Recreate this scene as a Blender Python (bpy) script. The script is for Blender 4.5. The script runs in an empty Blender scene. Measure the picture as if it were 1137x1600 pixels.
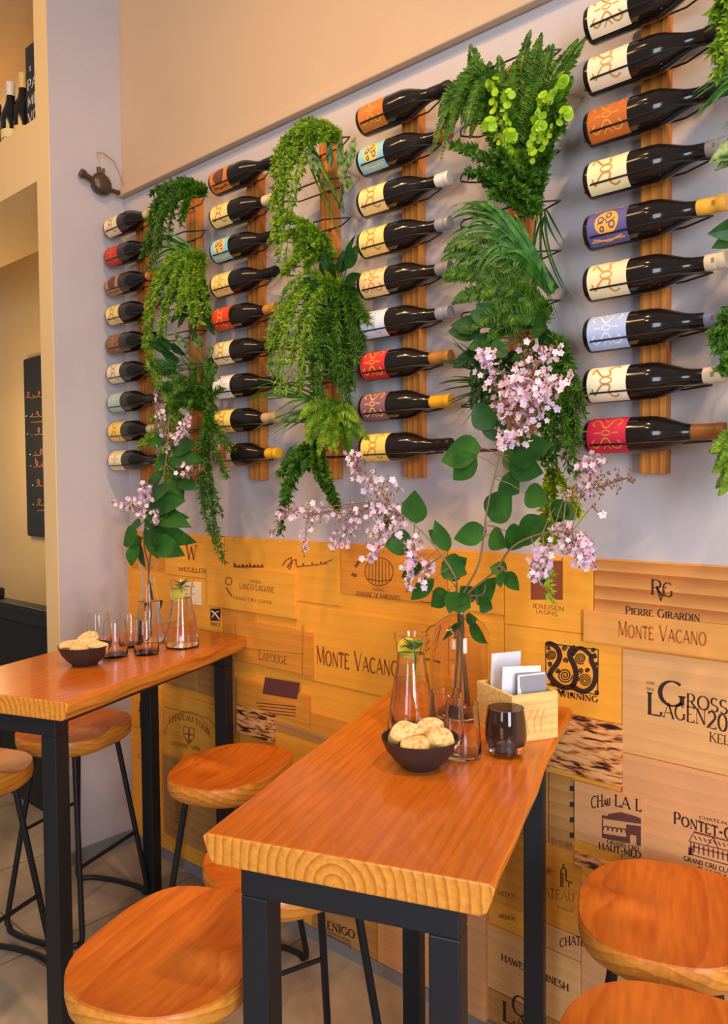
import bpy, bmesh, math, random
from mathutils import Vector, Matrix
rnd = random.Random(7)
PI = math.pi
S = bpy.context.scene
COL = S.collection

# ------------------------------------------------------------------ camera
CX, CY, F = 568.5, 800.0, 1213.2
CAMLOC = Vector((0, -1.7846, 1.4761))
yaw, pit, rol = 0.7272, 0.03455, -0.00828
_f = Vector((-math.sin(yaw), math.cos(yaw), 0)); _r = Vector((math.cos(yaw), math.sin(yaw), 0)); _u = Vector((0, 0, 1))
FW = _f*math.cos(pit) - _u*math.sin(pit); U2 = _u*math.cos(pit) + _f*math.sin(pit)
RT = _r*math.cos(rol) + U2*math.sin(rol); UP = U2*math.cos(rol) - _r*math.sin(rol)
cd = bpy.data.cameras.new('camera'); cam = bpy.data.objects.new('camera', cd); COL.objects.link(cam)
cd.sensor_fit = 'HORIZONTAL'; cd.sensor_width = 36; cd.lens = 36*F/1137; cd.clip_start = .02
m = Matrix.Identity(4)
for i in range(3):
    m[i][0] = RT[i]; m[i][1] = UP[i]; m[i][2] = -FW[i]; m[i][3] = CAMLOC[i]
cam.matrix_world = m
S.camera = cam

# ------------------------------------------------------------------ world, lights, exposure
S.view_settings.view_transform = 'Standard'; S.view_settings.look = 'None'
S.view_settings.gamma = 1; S.view_settings.use_curve_mapping = False
S.view_settings.exposure = -0.02
wd = bpy.data.worlds.new('room_light'); S.world = wd; wd.use_nodes = True
bg = wd.node_tree.nodes['Background']; bg.inputs[0].default_value = (.86, .80, .80, 1); bg.inputs[1].default_value = .25

def area(name, loc, target, sx, sy, power, color):
    l = bpy.data.lights.new(name, 'AREA'); l.shape = 'RECTANGLE'; l.size = sx; l.size_y = sy; l.energy = power; l.color = color
    o = bpy.data.objects.new(name, l); COL.objects.link(o); o.location = loc
    o.rotation_euler = (Vector(target)-Vector(loc)).to_track_quat('-Z', 'Y').to_euler()
    return o
def spot(name, loc, target, power, color, angle, blend=.6, rad=.05):
    l = bpy.data.lights.new(name, 'SPOT'); l.energy = power; l.color = color; l.spot_size = math.radians(angle); l.spot_blend = blend; l.shadow_soft_size = rad
    o = bpy.data.objects.new(name, l); COL.objects.link(o); o.location = loc
    o.rotation_euler = (Vector(target)-Vector(loc)).to_track_quat('-Z', 'Y').to_euler()
    return o
def point(name, loc, power, color, rad=.06):
    l = bpy.data.lights.new(name, 'POINT'); l.energy = power; l.color = color; l.shadow_soft_size = rad
    o = bpy.data.objects.new(name, l); COL.objects.link(o); o.location = loc
    return o
area('window_daylight', (2.3, -2.7, 1.75), (-.9, -.1, 1.3), 1.1, 2.2, 150, (.80, .89, 1))
area('front_window_daylight', (-.1, -5.2, 1.8), (-1.0, -.1, 1.2), 1.1, 2.2, 60, (.84, .91, 1))
WARM = (1, .58, .24)
area('upper_wall_fill', (-2.4, -2.2, 3.9), (-2.7, .0, 2.6), 1.6, .35, 27, (1, .56, .22))  # added warm fill to brighten the upper wall, stands for no known lamp
spot('ceiling_spot_boards', (-1.85, -1.55, 3.6), (-1.75, .0, .95), 75, (1, .60, .24), 62, .8, .05)
spot('ceiling_spot_far', (-1.15, -1.05, 3.6), (-2.4, .0, 1.4), 74, WARM, 100, .9, .05)
spot('ceiling_spot_near', (.25, -.95, 3.4), (-1.5, -.1, 1.1), 120, (1, .64, .30), 80, .9, .05)
spot('ceiling_spot_front', (-1.3, -2.3, 3.4), (-1.1, -.9, .7), 30, (1, .66, .34), 80, .9, .1)
point('passage_lamp', (-4.7, -.02, 1.75), 19, (1, .68, .32), .25)
point('niche_lamp', (-4.2, -.12, 3.3), 1.2, (1, .64, .28), .1)

# ------------------------------------------------------------------ materials
def lin(r, g, b):
    f = lambda c: (c/255/12.92) if c <= 10.3 else ((c/255+.055)/1.055)**2.4
    return (f(r), f(g), f(b), 1)
MATS = {}
def mat(name, col, rough=.5, metal=0, spec=.5, trans=0, ior=1.45, coat=0, alpha=1):
    if name in MATS: return MATS[name]
    m = bpy.data.materials.new(name); m.use_nodes = True
    b = m.node_tree.nodes['Principled BSDF']
    b.inputs['Base Color'].default_value = col; b.inputs['Roughness'].default_value = rough; b.inputs['Metallic'].default_value = metal
    b.inputs['Specular IOR Level'].default_value = spec; b.inputs['Transmission Weight'].default_value = trans; b.inputs['IOR'].default_value = ior
    b.inputs['Coat Weight'].default_value = coat; b.inputs['Alpha'].default_value = alpha
    MATS[name] = m; return m
def nodes(m): return m.node_tree.nodes, m.node_tree.links, m.node_tree.nodes['Principled BSDF']
def ramp(N, stops):
    r = N.new('ShaderNodeValToRGB'); e = r.color_ramp.elements
    while len(e) < len(stops): e.new(.5)
    for k, (p, c) in enumerate(stops): e[k].position = p; e[k].color = c
    return r
def coords(N, L, scale, rand=False, rot=(0, 0, 0)):
    t = N.new('ShaderNodeTexCoord'); mp = N.new('ShaderNodeMapping'); mp.inputs['Scale'].default_value = scale; mp.inputs['Rotation'].default_value = rot
    src = t.outputs['Object']
    if rand:
        oi = N.new('ShaderNodeObjectInfo'); mu = N.new('ShaderNodeVectorMath'); mu.operation = 'SCALE'; mu.inputs[0].default_value = (31, 17, 23)
        L.new(oi.outputs['Random'], mu.inputs['Scale']); ad = N.new('ShaderNodeVectorMath'); L.new(src, ad.inputs[0]); L.new(mu.outputs[0], ad.inputs[1]); src = ad.outputs[0]
    L.new(src, mp.inputs['Vector']); return mp
def plaster(name, c1, c2, scale=1.4):
    m = mat(name, c1, .75, spec=.25); N, L, b = nodes(m)
    mp = coords(N, L, (1, 1, 1)); n = N.new('ShaderNodeTexNoise'); n.inputs['Scale'].default_value = scale; n.inputs['Detail'].default_value = 5; n.inputs['Roughness'].default_value = .6
    L.new(mp.outputs[0], n.inputs['Vector']); r = ramp(N, [(.3, c1), (.7, c2)]); L.new(n.outputs[0], r.inputs[0]); L.new(r.outputs[0], b.inputs['Base Color'])
    n2 = N.new('ShaderNodeTexNoise'); n2.inputs['Scale'].default_value = 55; n2.inputs['Detail'].default_value = 3; L.new(mp.outputs[0], n2.inputs['Vector'])
    bu = N.new('ShaderNodeBump'); bu.inputs['Strength'].default_value = .08; bu.inputs['Distance'].default_value = .01; L.new(n2.outputs[0], bu.inputs['Height']); L.new(bu.outputs[0], b.inputs['Normal'])
    return m
def solidwood(name, light, dark, axis='y', centre=(.24, 0, -.09), freq=55, rough=.33, distort=.012, coat=.25, rand=False, power=1):
    """growth rings round a long axis: rings on the end grain, stripes on the faces"""
    m = mat(name, light, rough, coat=coat); N, L, b = nodes(m)
    sc = {'x': (.10, 1, 1), 'y': (1, .10, 1)}[axis]
    t = coords(N, L, (1, 1, 1), rand)
    sub = N.new('ShaderNodeVectorMath'); sub.operation = 'SUBTRACT'; sub.inputs[1].default_value = centre
    if rand:
        tt = N.new('ShaderNodeTexCoord'); L.new(tt.outputs['Object'], sub.inputs[0])
    else: L.new(t.outputs[0], sub.inputs[0])
    mp = N.new('ShaderNodeMapping'); mp.inputs['Scale'].default_value = sc; L.new(t.outputs[0], mp.inputs['Vector'])
    n = N.new('ShaderNodeTexNoise'); n.inputs['Scale'].default_value = 7; n.inputs['Detail'].default_value = 3; L.new(mp.outputs[0], n.inputs['Vector'])
    sx = N.new('ShaderNodeSeparateXYZ'); L.new(sub.outputs[0], sx.inputs[0])
    cb = N.new('ShaderNodeCombineXYZ'); L.new(sx.outputs['X' if axis == 'y' else 'Y'], cb.inputs[0]); L.new(sx.outputs['Z'], cb.inputs[1])
    ln = N.new('ShaderNodeVectorMath'); ln.operation = 'LENGTH'; L.new(cb.outputs[0], ln.inputs[0])
    ma = N.new('ShaderNodeMath'); ma.operation = 'MULTIPLY_ADD'; L.new(n.outputs[0], ma.inputs[0]); ma.inputs[1].default_value = distort*6; L.new(ln.outputs['Value'], ma.inputs[2])
    mu = N.new('ShaderNodeMath'); mu.operation = 'MULTIPLY'; L.new(ma.outputs[0], mu.inputs[0]); mu.inputs[1].default_value = freq
    fr = N.new('ShaderNodeMath'); fr.operation = 'FRACT'; L.new(mu.outputs[0], fr.inputs[0])
    mid = tuple(light[i]*.7+dark[i]*.3 for i in range(3))+(1,)
    r = ramp(N, [(0, light), (.55, mid), (.88, dark), (1, light)]); L.new(fr.outputs[0], r.inputs[0])
    mp2 = N.new('ShaderNodeMapping'); mp2.inputs['Scale'].default_value = tuple(s*(1 if s < 1 else 1) for s in sc); L.new(t.outputs[0], mp2.inputs['Vector'])
    n2 = N.new('ShaderNodeTexNoise'); n2.inputs['Scale'].default_value = 90; n2.inputs['Detail'].default_value = 2; L.new(mp2.outputs[0], n2.inputs['Vector'])
    r2 = ramp(N, [(.3, (.82, .82, .82, 1)), (.7, (1.1, 1.1, 1.1, 1))]); L.new(n2.outputs[0], r2.inputs[0])
    mx = N.new('ShaderNodeMix'); mx.data_type = 'RGBA'; mx.blend_type = 'MULTIPLY'; mx.inputs[0].default_value = 1
    L.new(r.outputs[0], mx.inputs[6]); L.new(r2.outputs[0], mx.inputs[7]); L.new(mx.outputs[2], b.inputs['Base Color'])
    return m
def cratewood(name, light, dark, contrast=.5, rough=.55):
    m = mat(name, light, rough, spec=.3); N, L, b = nodes(m)
    mp = coords(N, L, (.12, 1, 1), True)
    wv = N.new('ShaderNodeTexWave'); wv.bands_direction = 'Z'; wv.inputs['Scale'].default_value = 9; wv.inputs['Distortion'].default_value = 7; wv.inputs['Detail'].default_value = 2; wv.inputs['Detail Scale'].default_value = .55; wv.wave_profile = 'SAW'
    L.new(mp.outputs[0], wv.inputs['Vector'])
    n = N.new('ShaderNodeTexNoise'); n.inputs['Scale'].default_value = 60; n.inputs['Detail'].default_value = 4; L.new(mp.outputs[0], n.inputs['Vector'])
    a = N.new('ShaderNodeMath'); a.operation = 'MULTIPLY_ADD'; L.new(wv.outputs[1], a.inputs[0]); a.inputs[1].default_value = contrast
    mm = N.new('ShaderNodeMath'); mm.operation = 'MULTIPLY'; L.new(n.outputs[0], mm.inputs[0]); mm.inputs[1].default_value = .6; L.new(mm.outputs[0], a.inputs[2])
    r = ramp(N, [(.15, light), (.95, dark)]); L.new(a.outputs[0], r.inputs[0]); L.new(r.outputs[0], b.inputs['Base Color'])
    return m
def burnt(name):
    m = mat(name, lin(200, 130, 70), .6, spec=.3); N, L, b = nodes(m)
    mp = coords(N, L, (17, 17, 92), True); n = N.new('ShaderNodeTexNoise'); n.inputs['Scale'].default_value = 1; n.inputs['Detail'].default_value = 4; n.inputs['Distortion'].default_value = .6
    L.new(mp.outputs[0], n.inputs['Vector']); r = ramp(N, [(.44, lin(230, 168, 108)), (.53, lin(200, 128, 70)), (.58, lin(104, 58, 34)), (.66, lin(42, 24, 20))]); L.new(n.outputs[0], r.inputs[0]); L.new(r.outputs[0], b.inputs['Base Color'])
    return m
def leafmat(name, c1, c2, rough=.45, scale=40, translucent=.3):
    m = mat(name, c1, rough, spec=.35); N, L, b = nodes(m)
    mp = coords(N, L, (1, 1, 1)); n = N.new('ShaderNodeTexNoise'); n.inputs['Scale'].default_value = scale; n.inputs['Detail'].default_value = 2
    L.new(mp.outputs[0], n.inputs['Vector']); r = ramp(N, [(.32, c1), (.68, c2)]); L.new(n.outputs[0], r.inputs[0]); L.new(r.outputs[0], b.inputs['Base Color'])
    tr = N.new('ShaderNodeBsdfTranslucent'); L.new(r.outputs[0], tr.inputs[0]); mx = N.new('ShaderNodeMixShader'); mx.inputs[0].default_value = translucent
    out = [k for k in N if k.type == 'OUTPUT_MATERIAL'][0]; L.new(b.outputs[0], mx.inputs[1]); L.new(tr.outputs[0], mx.inputs[2]); L.new(mx.outputs[0], out.inputs[0])
    return m
M_WALL = plaster('lavender_grey_plaster', lin(186, 176, 178), lin(196, 186, 186))
M_UPPER = plaster('cream_plaster', lin(190, 163, 136), lin(198, 171, 144))
M_CREAM = plaster('warm_white_plaster', lin(236, 200, 142), lin(240, 206, 148))
M_FLOOR = None
M_TABLE = solidwood('oiled_orange_pine', lin(208, 113, 30), lin(195, 96, 20), 'y', (.235, 0, -.045), 46, .24, .013, .25)
M_ENDT = solidwood('pale_table_edge', lin(226, 150, 54), lin(190, 104, 30), 'y', (.235, 0, -.045), 62, .4, .004, .1)
M_ENDS = solidwood('pale_seat_edge', lin(222, 146, 52), lin(196, 114, 34), 'y', (.02, 0, -.30), 70, .42, .008, .1)
M_SEAT = solidwood('oiled_orange_seat_wood', lin(204, 110, 28), lin(188, 90, 18), 'y', (.02, 0, -.30), 45, .44, .008, .04)
M_SLAT = cratewood('brushed_orange_slat', lin(228, 146, 64), lin(172, 100, 42), .7, .5)
# slats run upright: grain mapping along Z
for nd in M_SLAT.node_tree.nodes:
    if nd.type == 'MAPPING': nd.inputs['Scale'].default_value = (1.6, 1.6, .10)
    if nd.type == 'TEX_WAVE': nd.bands_direction = 'X'
M_HONEY = cratewood('honey_crate_wood', lin(240, 168, 58), lin(228, 148, 44), .3)
M_AMBER = cratewood('amber_crate_wood', lin(222, 148, 54), lin(202, 124, 40), .4)
M_PINE = cratewood('pale_pine_crate_wood', lin(224, 170, 110), lin(204, 144, 84), .3)
M_GRAIN = cratewood('strong_grain_pine', lin(224, 158, 88), lin(178, 104, 46), .75)
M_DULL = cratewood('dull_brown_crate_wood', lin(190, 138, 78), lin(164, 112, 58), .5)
M_PINK = cratewood('pinkish_crate_wood', lin(216, 158, 108), lin(196, 134, 84), .3)
M_BURNT = burnt('scorched_crate_wood')
M_INK = mat('black_brown_ink', lin(52, 30, 22), .7)
M_INKR = mat('russet_ink', lin(132, 66, 34), .7)
M_INKP = mat('purple_brown_ink', lin(98, 52, 48), .7)
M_INKF = mat('faded_brown_ink', lin(152, 96, 44), .7)
M_RED = mat('red_ink', lin(190, 60, 30), .7)
M_STEEL = mat('black_powder_coated_steel', lin(30, 30, 34), .42, spec=.4)
M_WIRE = mat('black_wire', lin(24, 22, 24), .4)
M_GLASSB = mat('dark_wine_glass', lin(26, 19, 17), .12, spec=.55, coat=.3)
M_CLEAR = mat('clear_glass', (1, 1, 1, 1), .0, trans=1, ior=1.36)
M_AMBERG = mat('blush_tinted_glass', (1, .90, .82, 1), .0, trans=1, ior=1.38)
M_SMOKE = mat('smoked_glass', (.30, .28, .34, 1), .02, trans=1, ior=1.45)
M_WATER = mat('water', (1, 1, 1, 1), .0, trans=1, ior=1.22)
M_WHITE = mat('white_card', lin(232, 232, 238), .6)
M_GREYC = mat('grey_card', lin(150, 148, 156), .6)
M_PAPER = mat('cream_paper', lin(236, 216, 178), .7)
M_BOWL = mat('dark_stoneware', lin(52, 40, 38), .42)
M_BRONZE = mat('aged_bronze', lin(96, 82, 66), .4, metal=.7)
M_BOXW = solidwood('pale_box_wood', lin(240, 202, 128), lin(234, 190, 112), 'x', (0, 0, -.4), 60, .5, .01, 0)
M_BLACK = mat('black_painted_wood', lin(30, 30, 30), .5)
M_SLATE = mat('chalkboard_slate', lin(44, 46, 46), .5)
M_CHALK = mat('orange_chalk', lin(196, 120, 84), .9)
M_CHALKW = mat('white_chalk', lin(214, 206, 190), .9)
M_CRUMB = None

def P(px, py, Y=0.):
    """the point on the plane at distance Y from the wall seen at a photo position"""
    d = RT*((px-CX)/F) - UP*((py-CY)/F) + FW
    t = (Y-CAMLOC.y)/d.y
    return CAMLOC + d*t
def PZ(px, py, Z):
    d = RT*((px-CX)/F) - UP*((py-CY)/F) + FW
    return CAMLOC + d*((Z-CAMLOC.z)/d.z)

# ------------------------------------------------------------------ mesh helpers
class MB:
    def __init__(s): s.v = []; s.f = []; s.smooth = True
    def add(s, vs, fs):
        o = len(s.v); s.v += [tuple(v) for v in vs]; s.f += [tuple(i+o for i in f) for f in fs]; return s
    def box(s, a, b):
        x0, y0, z0 = a; x1, y1, z1 = b
        return s.add([(x0, y0, z0), (x1, y0, z0), (x1, y1, z0), (x0, y1, z0), (x0, y0, z1), (x1, y0, z1), (x1, y1, z1), (x0, y1, z1)],
                     [(0, 3, 2, 1), (4, 5, 6, 7), (0, 1, 5, 4), (1, 2, 6, 5), (2, 3, 7, 6), (3, 0, 4, 7)])
    def tube(s, pts, r, n=8, closed=False, cap=True):
        pts = [Vector(p) for p in pts]; N = len(pts); rings = []
        rr = r if isinstance(r, (list, tuple)) else [r]*N
        t0 = (pts[1]-pts[0]).normalized(); up = Vector((0, 0, 1)) if abs(t0.z) < .9 else Vector((1, 0, 0))
        a = t0.cross(up).normalized()
        for i, p in enumerate(pts):
            pa = pts[i-1] if i > 0 or closed else p; pb = pts[(i+1) % N] if i < N-1 or closed else p
            t = (pb-pa).normalized(); a = (a-t*a.dot(t))
            a = a.normalized() if a.length > 1e-6 else t.orthogonal().normalized()
            b = t.cross(a)
            rings.append([p+(a*math.cos(2*PI*k/n)+b*math.sin(2*PI*k/n))*rr[i] for k in range(n)])
        o = len(s.v)
        for rg in rings: s.v += [tuple(q) for q in rg]
        for i in range(N if closed else N-1):
            j = (i+1) % N
            for k in range(n): s.f.append((o+i*n+k, o+i*n+(k+1) % n, o+j*n+(k+1) % n, o+j*n+k))
        if cap and not closed:
            s.f.append(tuple(o+k for k in range(n))[::-1]); s.f.append(tuple(o+(N-1)*n+k for k in range(n)))
        return s
    def lathe(s, prof, n=32, axis='z', org=(0, 0, 0)):
        """profile of (radius, height) pairs; zero radius closes the end"""
        o = len(s.v); idx = []
        for (r, h) in prof:
            if r < 1e-6:
                s.v.append(s._ax(0, 0, h, axis, org)); idx.append([len(s.v)-1]*n)
            else:
                row = []
                for k in range(n):
                    s.v.append(s._ax(r*math.cos(2*PI*k/n), r*math.sin(2*PI*k/n), h, axis, org)); row.append(len(s.v)-1)
                idx.append(row)
        for i in range(len(prof)-1):
            for k in range(n):
                q = [idx[i][k], idx[i][(k+1) % n], idx[i+1][(k+1) % n], idx[i+1][k]]
                q2 = []
                for t in q:
                    if t not in q2: q2.append(t)
                if len(q2) > 2: s.f.append(tuple(q2))
        return s
    def _ax(s, a, b, h, axis, o):
        if axis == 'z': return (o[0]+a, o[1]+b, o[2]+h)
        return (o[0]+h, o[1]+a, o[2]+b)
    def strip(s, pts, widths, side):
        """flat ribbon along pts; side(i, tangent) gives the half-width direction"""
        pts = [Vector(p) for p in pts]; N = len(pts); o = len(s.v)
        for i, p in enumerate(pts):
            t = pts[min(i+1, N-1)]-pts[max(i-1, 0)]
            d = side(i, t)*(widths[i] if isinstance(widths, list) else widths)*.5
            s.v.append(tuple(p-d)); s.v.append(tuple(p+d))
        for i in range(N-1): s.f.append((o+2*i, o+2*i+1, o+2*i+3, o+2*i+2))
        return s
    def mesh(s, name, off=(0, 0, 0), smooth=True):
        me = bpy.data.meshes.new(name); o = Vector(off)
        me.from_pydata([tuple(Vector(v)-o) for v in s.v], [], s.f); me.validate(); me.update()
        if smooth:
            me.polygons.foreach_set('use_smooth', [True]*len(me.polygons))
        return me
def tag(o, label=None, cat=None, group=None, kind=None):
    if label: o['label'] = label
    if cat: o['category'] = cat
    if group: o['group'] = group
    if kind: o['kind'] = kind
    return o
def obj(name, mb, m, parent=None, off=(0, 0, 0), smooth=True, bevel=0, fix=True):
    me = mb if isinstance(mb, bpy.types.Mesh) else mb.mesh(name, off, smooth)
    if fix and not isinstance(mb, bpy.types.Mesh):
        bm = bmesh.new(); bm.from_mesh(me); bmesh.ops.recalc_face_normals(bm, faces=bm.faces); bm.to_mesh(me); bm.free()
    if m and not me.materials: me.materials.append(m)
    o = bpy.data.objects.new(name, me); COL.objects.link(o)
    if parent: o.parent = parent
    if bevel:
        b = o.modifiers.new('bevel', 'BEVEL'); b.width = bevel; b.segments = 2; b.limit_method = 'ANGLE'; b.angle_limit = math.radians(40)
    if smooth and hasattr(me, 'set_sharp_from_angle'): me.set_sharp_from_angle(angle=math.radians(42))
    return o
def empty(name, loc, label=None, cat=None, group=None, rz=0):
    o = bpy.data.objects.new(name, None); COL.objects.link(o); o.location = loc; o.rotation_euler = (0, 0, rz); o.empty_display_size = .05
    return tag(o, label, cat, group)
def copy_tree(o, parent=None):
    c = o.copy(); COL.objects.link(c)
    if parent: c.parent = parent
    for ch in o.children: copy_tree(ch, c)
    return c
def struct(name, mb, m, parent=None, **k):
    o = obj(name, mb, m, parent, smooth=False, **k)
    if not parent: o['kind'] = 'structure'
    return o
def arc(cx, cy, rx, ry, a0, a1, n=14):
    return [(cx+rx*math.cos(math.radians(a0+(a1-a0)*i/n)), cy+ry*math.sin(math.radians(a0+(a1-a0)*i/n))) for i in range(n+1)]

# ------------------------------------------------------------------ the room
FL = -.04
WX = -2.93        # face of the pilaster
PYF = -.305       # front of the pilaster
m = mat('polished_concrete', lin(150, 130, 110), .42, spec=.35); N, L, b = nodes(m)
mp = coords(N, L, (1, 1, 1)); n = N.new('ShaderNodeTexNoise'); n.inputs['Scale'].default_value = 2.2; n.inputs['Detail'].default_value = 8; n.inputs['Roughness'].default_value = .65
L.new(mp.outputs[0], n.inputs['Vector']); r = ramp(N, [(.3, lin(138, 120, 102)), (.52, lin(178, 158, 136)), (.72, lin(204, 184, 160))]); L.new(n.outputs[0], r.inputs[0])
br = N.new('ShaderNodeTexBrick'); br.offset = 0; br.inputs['Scale'].default_value = 1; br.inputs['Brick Width'].default_value = .62; br.inputs['Row Height'].default_value = .62; br.inputs['Mortar Size'].default_value = .004
br.inputs['Color1'].default_value = (1, 1, 1, 1); br.inputs['Color2'].default_value = (.93, .93, .93, 1); br.inputs['Mortar'].default_value = (.45, .42, .4, 1); L.new(mp.outputs[0], br.inputs['Vector'])
mx = N.new('ShaderNodeMix'); mx.data_type = 'RGBA'; mx.blend_type = 'MULTIPLY'; mx.inputs[0].default_value = 1; L.new(r.outputs[0], mx.inputs[6]); L.new(br.outputs[0], mx.inputs[7]); L.new(mx.outputs[2], b.inputs['Base Color'])
struct('floor', MB().box((-7, -4.5, FL-.1), (2.5, 1.2, FL)), m)
ZM = 2.685
struct('wall_back', MB().box((WX, .012, FL), (2.5, .2, ZM)), M_WALL)
struct('wall_upper', MB().box((WX, .006, ZM), (2.5, .2, 5.2)), M_UPPER)
t = struct('trim_1', MB().box((WX, -.022, ZM-.008), (2.5, .006, ZM+.018)).box((WX, -.010, ZM+.018), (2.5, .006, ZM+.034)), M_UPPER, bevel=.004)
struct('wall_pilaster', MB().box((-3.03, PYF, FL), (WX, .2, 5.2)), M_WALL)
# cream skin on the pilaster front, lintel and shelf niche
struct('wall_pilaster_front', MB().box((-3.031, PYF-.004, FL), (WX-.0, PYF, 5.2)), M_CREAM)
struct('wall_lintel', MB().box((-6.2, PYF-.004, 2.69), (-3.031, .12, 2.935)), M_CREAM)
struct('wall_niche_back', MB().box((-6.2, .10, 2.935), (-3.031, .12, 4.0)), M_CREAM)
struct('ceiling', MB().box((-6.2, PYF-.004, 3.62), (-3.031, .2, 3.7)), M_CREAM)
struct('wall_bulkhead', MB().box((-6.2, PYF-.004, 3.7), (-3.031, .12, 5.2)), M_CREAM)
struct('wall_passage', MB().box((-7, .62, FL), (-2.94, .7, 3.5)), M_CREAM)
struct('baseboard_back', MB().box((WX, -.006, FL), (2.5, .012, .0)), mat('grey_baseboard', lin(128, 122, 124), .55))
struct('baseboard_left', MB().box((WX, PYF-.012, FL), (WX+.012, -.006, .012)).box((-3.031, PYF-.014, FL), (WX+.012, PYF-.004, .012)), mat('grey_baseboard', lin(128, 122, 124), .55))
struct('wall_panel_backing', MB().box((WX, .001, .0), (2.5, .012, 1.292)), M_HONEY)

# ------------------------------------------------------------------ lettering: a stroke alphabet
stem = [(.12, 0), (.12, 1)]
G = {
 'A': (.86, [([(.03, 0), (.43, 1)], 's', 'n'), ([(.43, 1), (.83, 0)], 'e', 'k'), ([(.17, .34), (.69, .34)], '', 'n')]),
 'B': (.72, [(stem, 'se', 'k'), ([(.12, 1), (.34, 1)]+arc(.36, .76, .22, .24, 90, -90)+[(.12, .52)], '', ''), ([(.12, .52), (.36, .52)]+arc(.38, .26, .26, .26, 90, -90)+[(.12, 0)], '', '')]),
 'C': (.84, [(arc(.48, .5, .40, .5, 48, 312), '', '')]),
 'D': (.86, [(stem, '', 'k'), ([(.04, 1), (.34, 1)]+arc(.36, .5, .42, .5, 90, -90)+[(.04, 0)], '', '')]),
 'E': (.66, [(stem, '', 'k'), ([(.04, 1), (.58, 1), (.58, .88)], '', ''), ([(.12, .52), (.46, .52)], '', ''), ([(.04, 0), (.62, 0), (.62, .14)], '', '')]),
 'F': (.62, [(stem, 's', 'k'), ([(.04, 1), (.58, 1), (.58, .88)], '', ''), ([(.12, .52), (.46, .52)], '', '')]),
 'G': (.92, [(arc(.48, .5, .40, .5, 48, 318), '', ''), ([(.80, .08), (.80, .42)], 'e', 'k')]),
 'H': (.86, [(stem, 'se', 'k'), ([(.74, 0), (.74, 1)], 'se', 'k'), ([(.12, .52), (.74, .52)], '', '')]),
 'I': (.28, [([(.14, 0), (.14, 1)], 'se', 'k')]),
 'J': (.42, [([(.28, 1), (.28, .2)]+arc(.12, .2, .16, .22, 0, -100, 6), 's', 'k')]),
 'K': (.80, [(stem, 'se', 'k'), ([(.66, 1), (.14, .45)], 's', 'n'), ([(.30, .60), (.74, 0)], 'e', 'k')]),
 'L': (.62, [(stem, 'e', 'k'), ([(.04, 0), (.58, 0), (.58, .18)], '', '')]),
 'M': (1.02, [([(.12, 0), (.14, 1)], 's', 'n'), ([(.14, 1), (.51, .1)], '', 'k'), ([(.51, .1), (.86, 1)], '', 'n'), ([(.86, 1), (.90, 0)], 'e', 'k')]),
 'N': (.88, [([(.13, 0), (.13, 1)], 's', 'n'), ([(.13, 1), (.75, 0)], '', 'k'), ([(.75, 0), (.75, 1)], 'e', 'n')]),
 'O': (.92, [(arc(.46, .5, .40, .5, 0, 360, 24), '', '')]),
 'P': (.68, [(stem, 's', 'k'), ([(.04, 1), (.34, 1)]+arc(.36, .73, .25, .27, 90, -90)+[(.12, .46)], '', '')]),
 'R': (.78, [(stem, 's', 'k'), ([(.04, 1), (.34, 1)]+arc(.36, .73, .25, .27, 90, -90)+[(.12, .46)], '', ''), ([(.36, .46), (.74, 0)], 'e', 'k')]),
 'S': (.62, [(arc(.31, .74, .23, .26, 35, 270, 12)+arc(.31, .25, .26, .23, 90, -145, 12)[1:], '', '')]),
 'T': (.70, [([(.35, 0), (.35, 1)], 's', 'k'), ([(.04, .86), (.04, 1), (.66, 1), (.66, .86)], '', '')]),
 'U': (.84, [([(.12, 1), (.12, .35)]+arc(.42, .35, .30, .36, 180, 360)+[(.72, 1)], 'se', '')]),
 'V': (.84, [([(.04, 1), (.42, 0)], 's', 'k'), ([(.42, 0), (.80, 1)], 'e', 'n')]),
 'W': (1.14, [([(.04, 1), (.32, 0)], 's', 'k'), ([(.32, 0), (.57, .92)], '', 'n'), ([(.57, .92), (.82, 0)], '', 'k'), ([(.82, 0), (1.10, 1)], 'e', 'n')]),
 'X': (.80, [([(.06, 1), (.74, 0)], 'se', 'k'), ([(.74, 1), (.06, 0)], 'se', 'n')]),
 'Y': (.80, [([(.04, 1), (.40, .48)], 's', 'k'), ([(.76, 1), (.40, .48)], 's', 'n'), ([(.40, .48), (.40, 0)], 'e', 'k')]),
 '0': (.66, [(arc(.33, .5, .27, .5, 0, 360, 20), '', '')]),
 '1': (.40, [([(.08, .82), (.22, 1), (.22, 0)], 'e', 'k')]),
 '2': (.64, [(arc(.31, .72, .24, .28, 150, -30, 10)+[(.06, .0), (.60, 0), (.60, .12)], '', '')]),
 '6': (.64, [([(.50, .98)]+arc(.50, .3, .44, .68, 95, 180, 8)+arc(.33, .3, .27, .3, 180, 540, 16), '', '')]),
 '-': (.40, [([(.05, .42), (.35, .42)], '', 'k')]), '.': (.22, [([(.08, .03), (.14, .03)], '', 'k')]), "'": (.2, [([(.1, 1), (.1, .8)], '', 'k')]), ' ': (.42, []),
}
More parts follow.
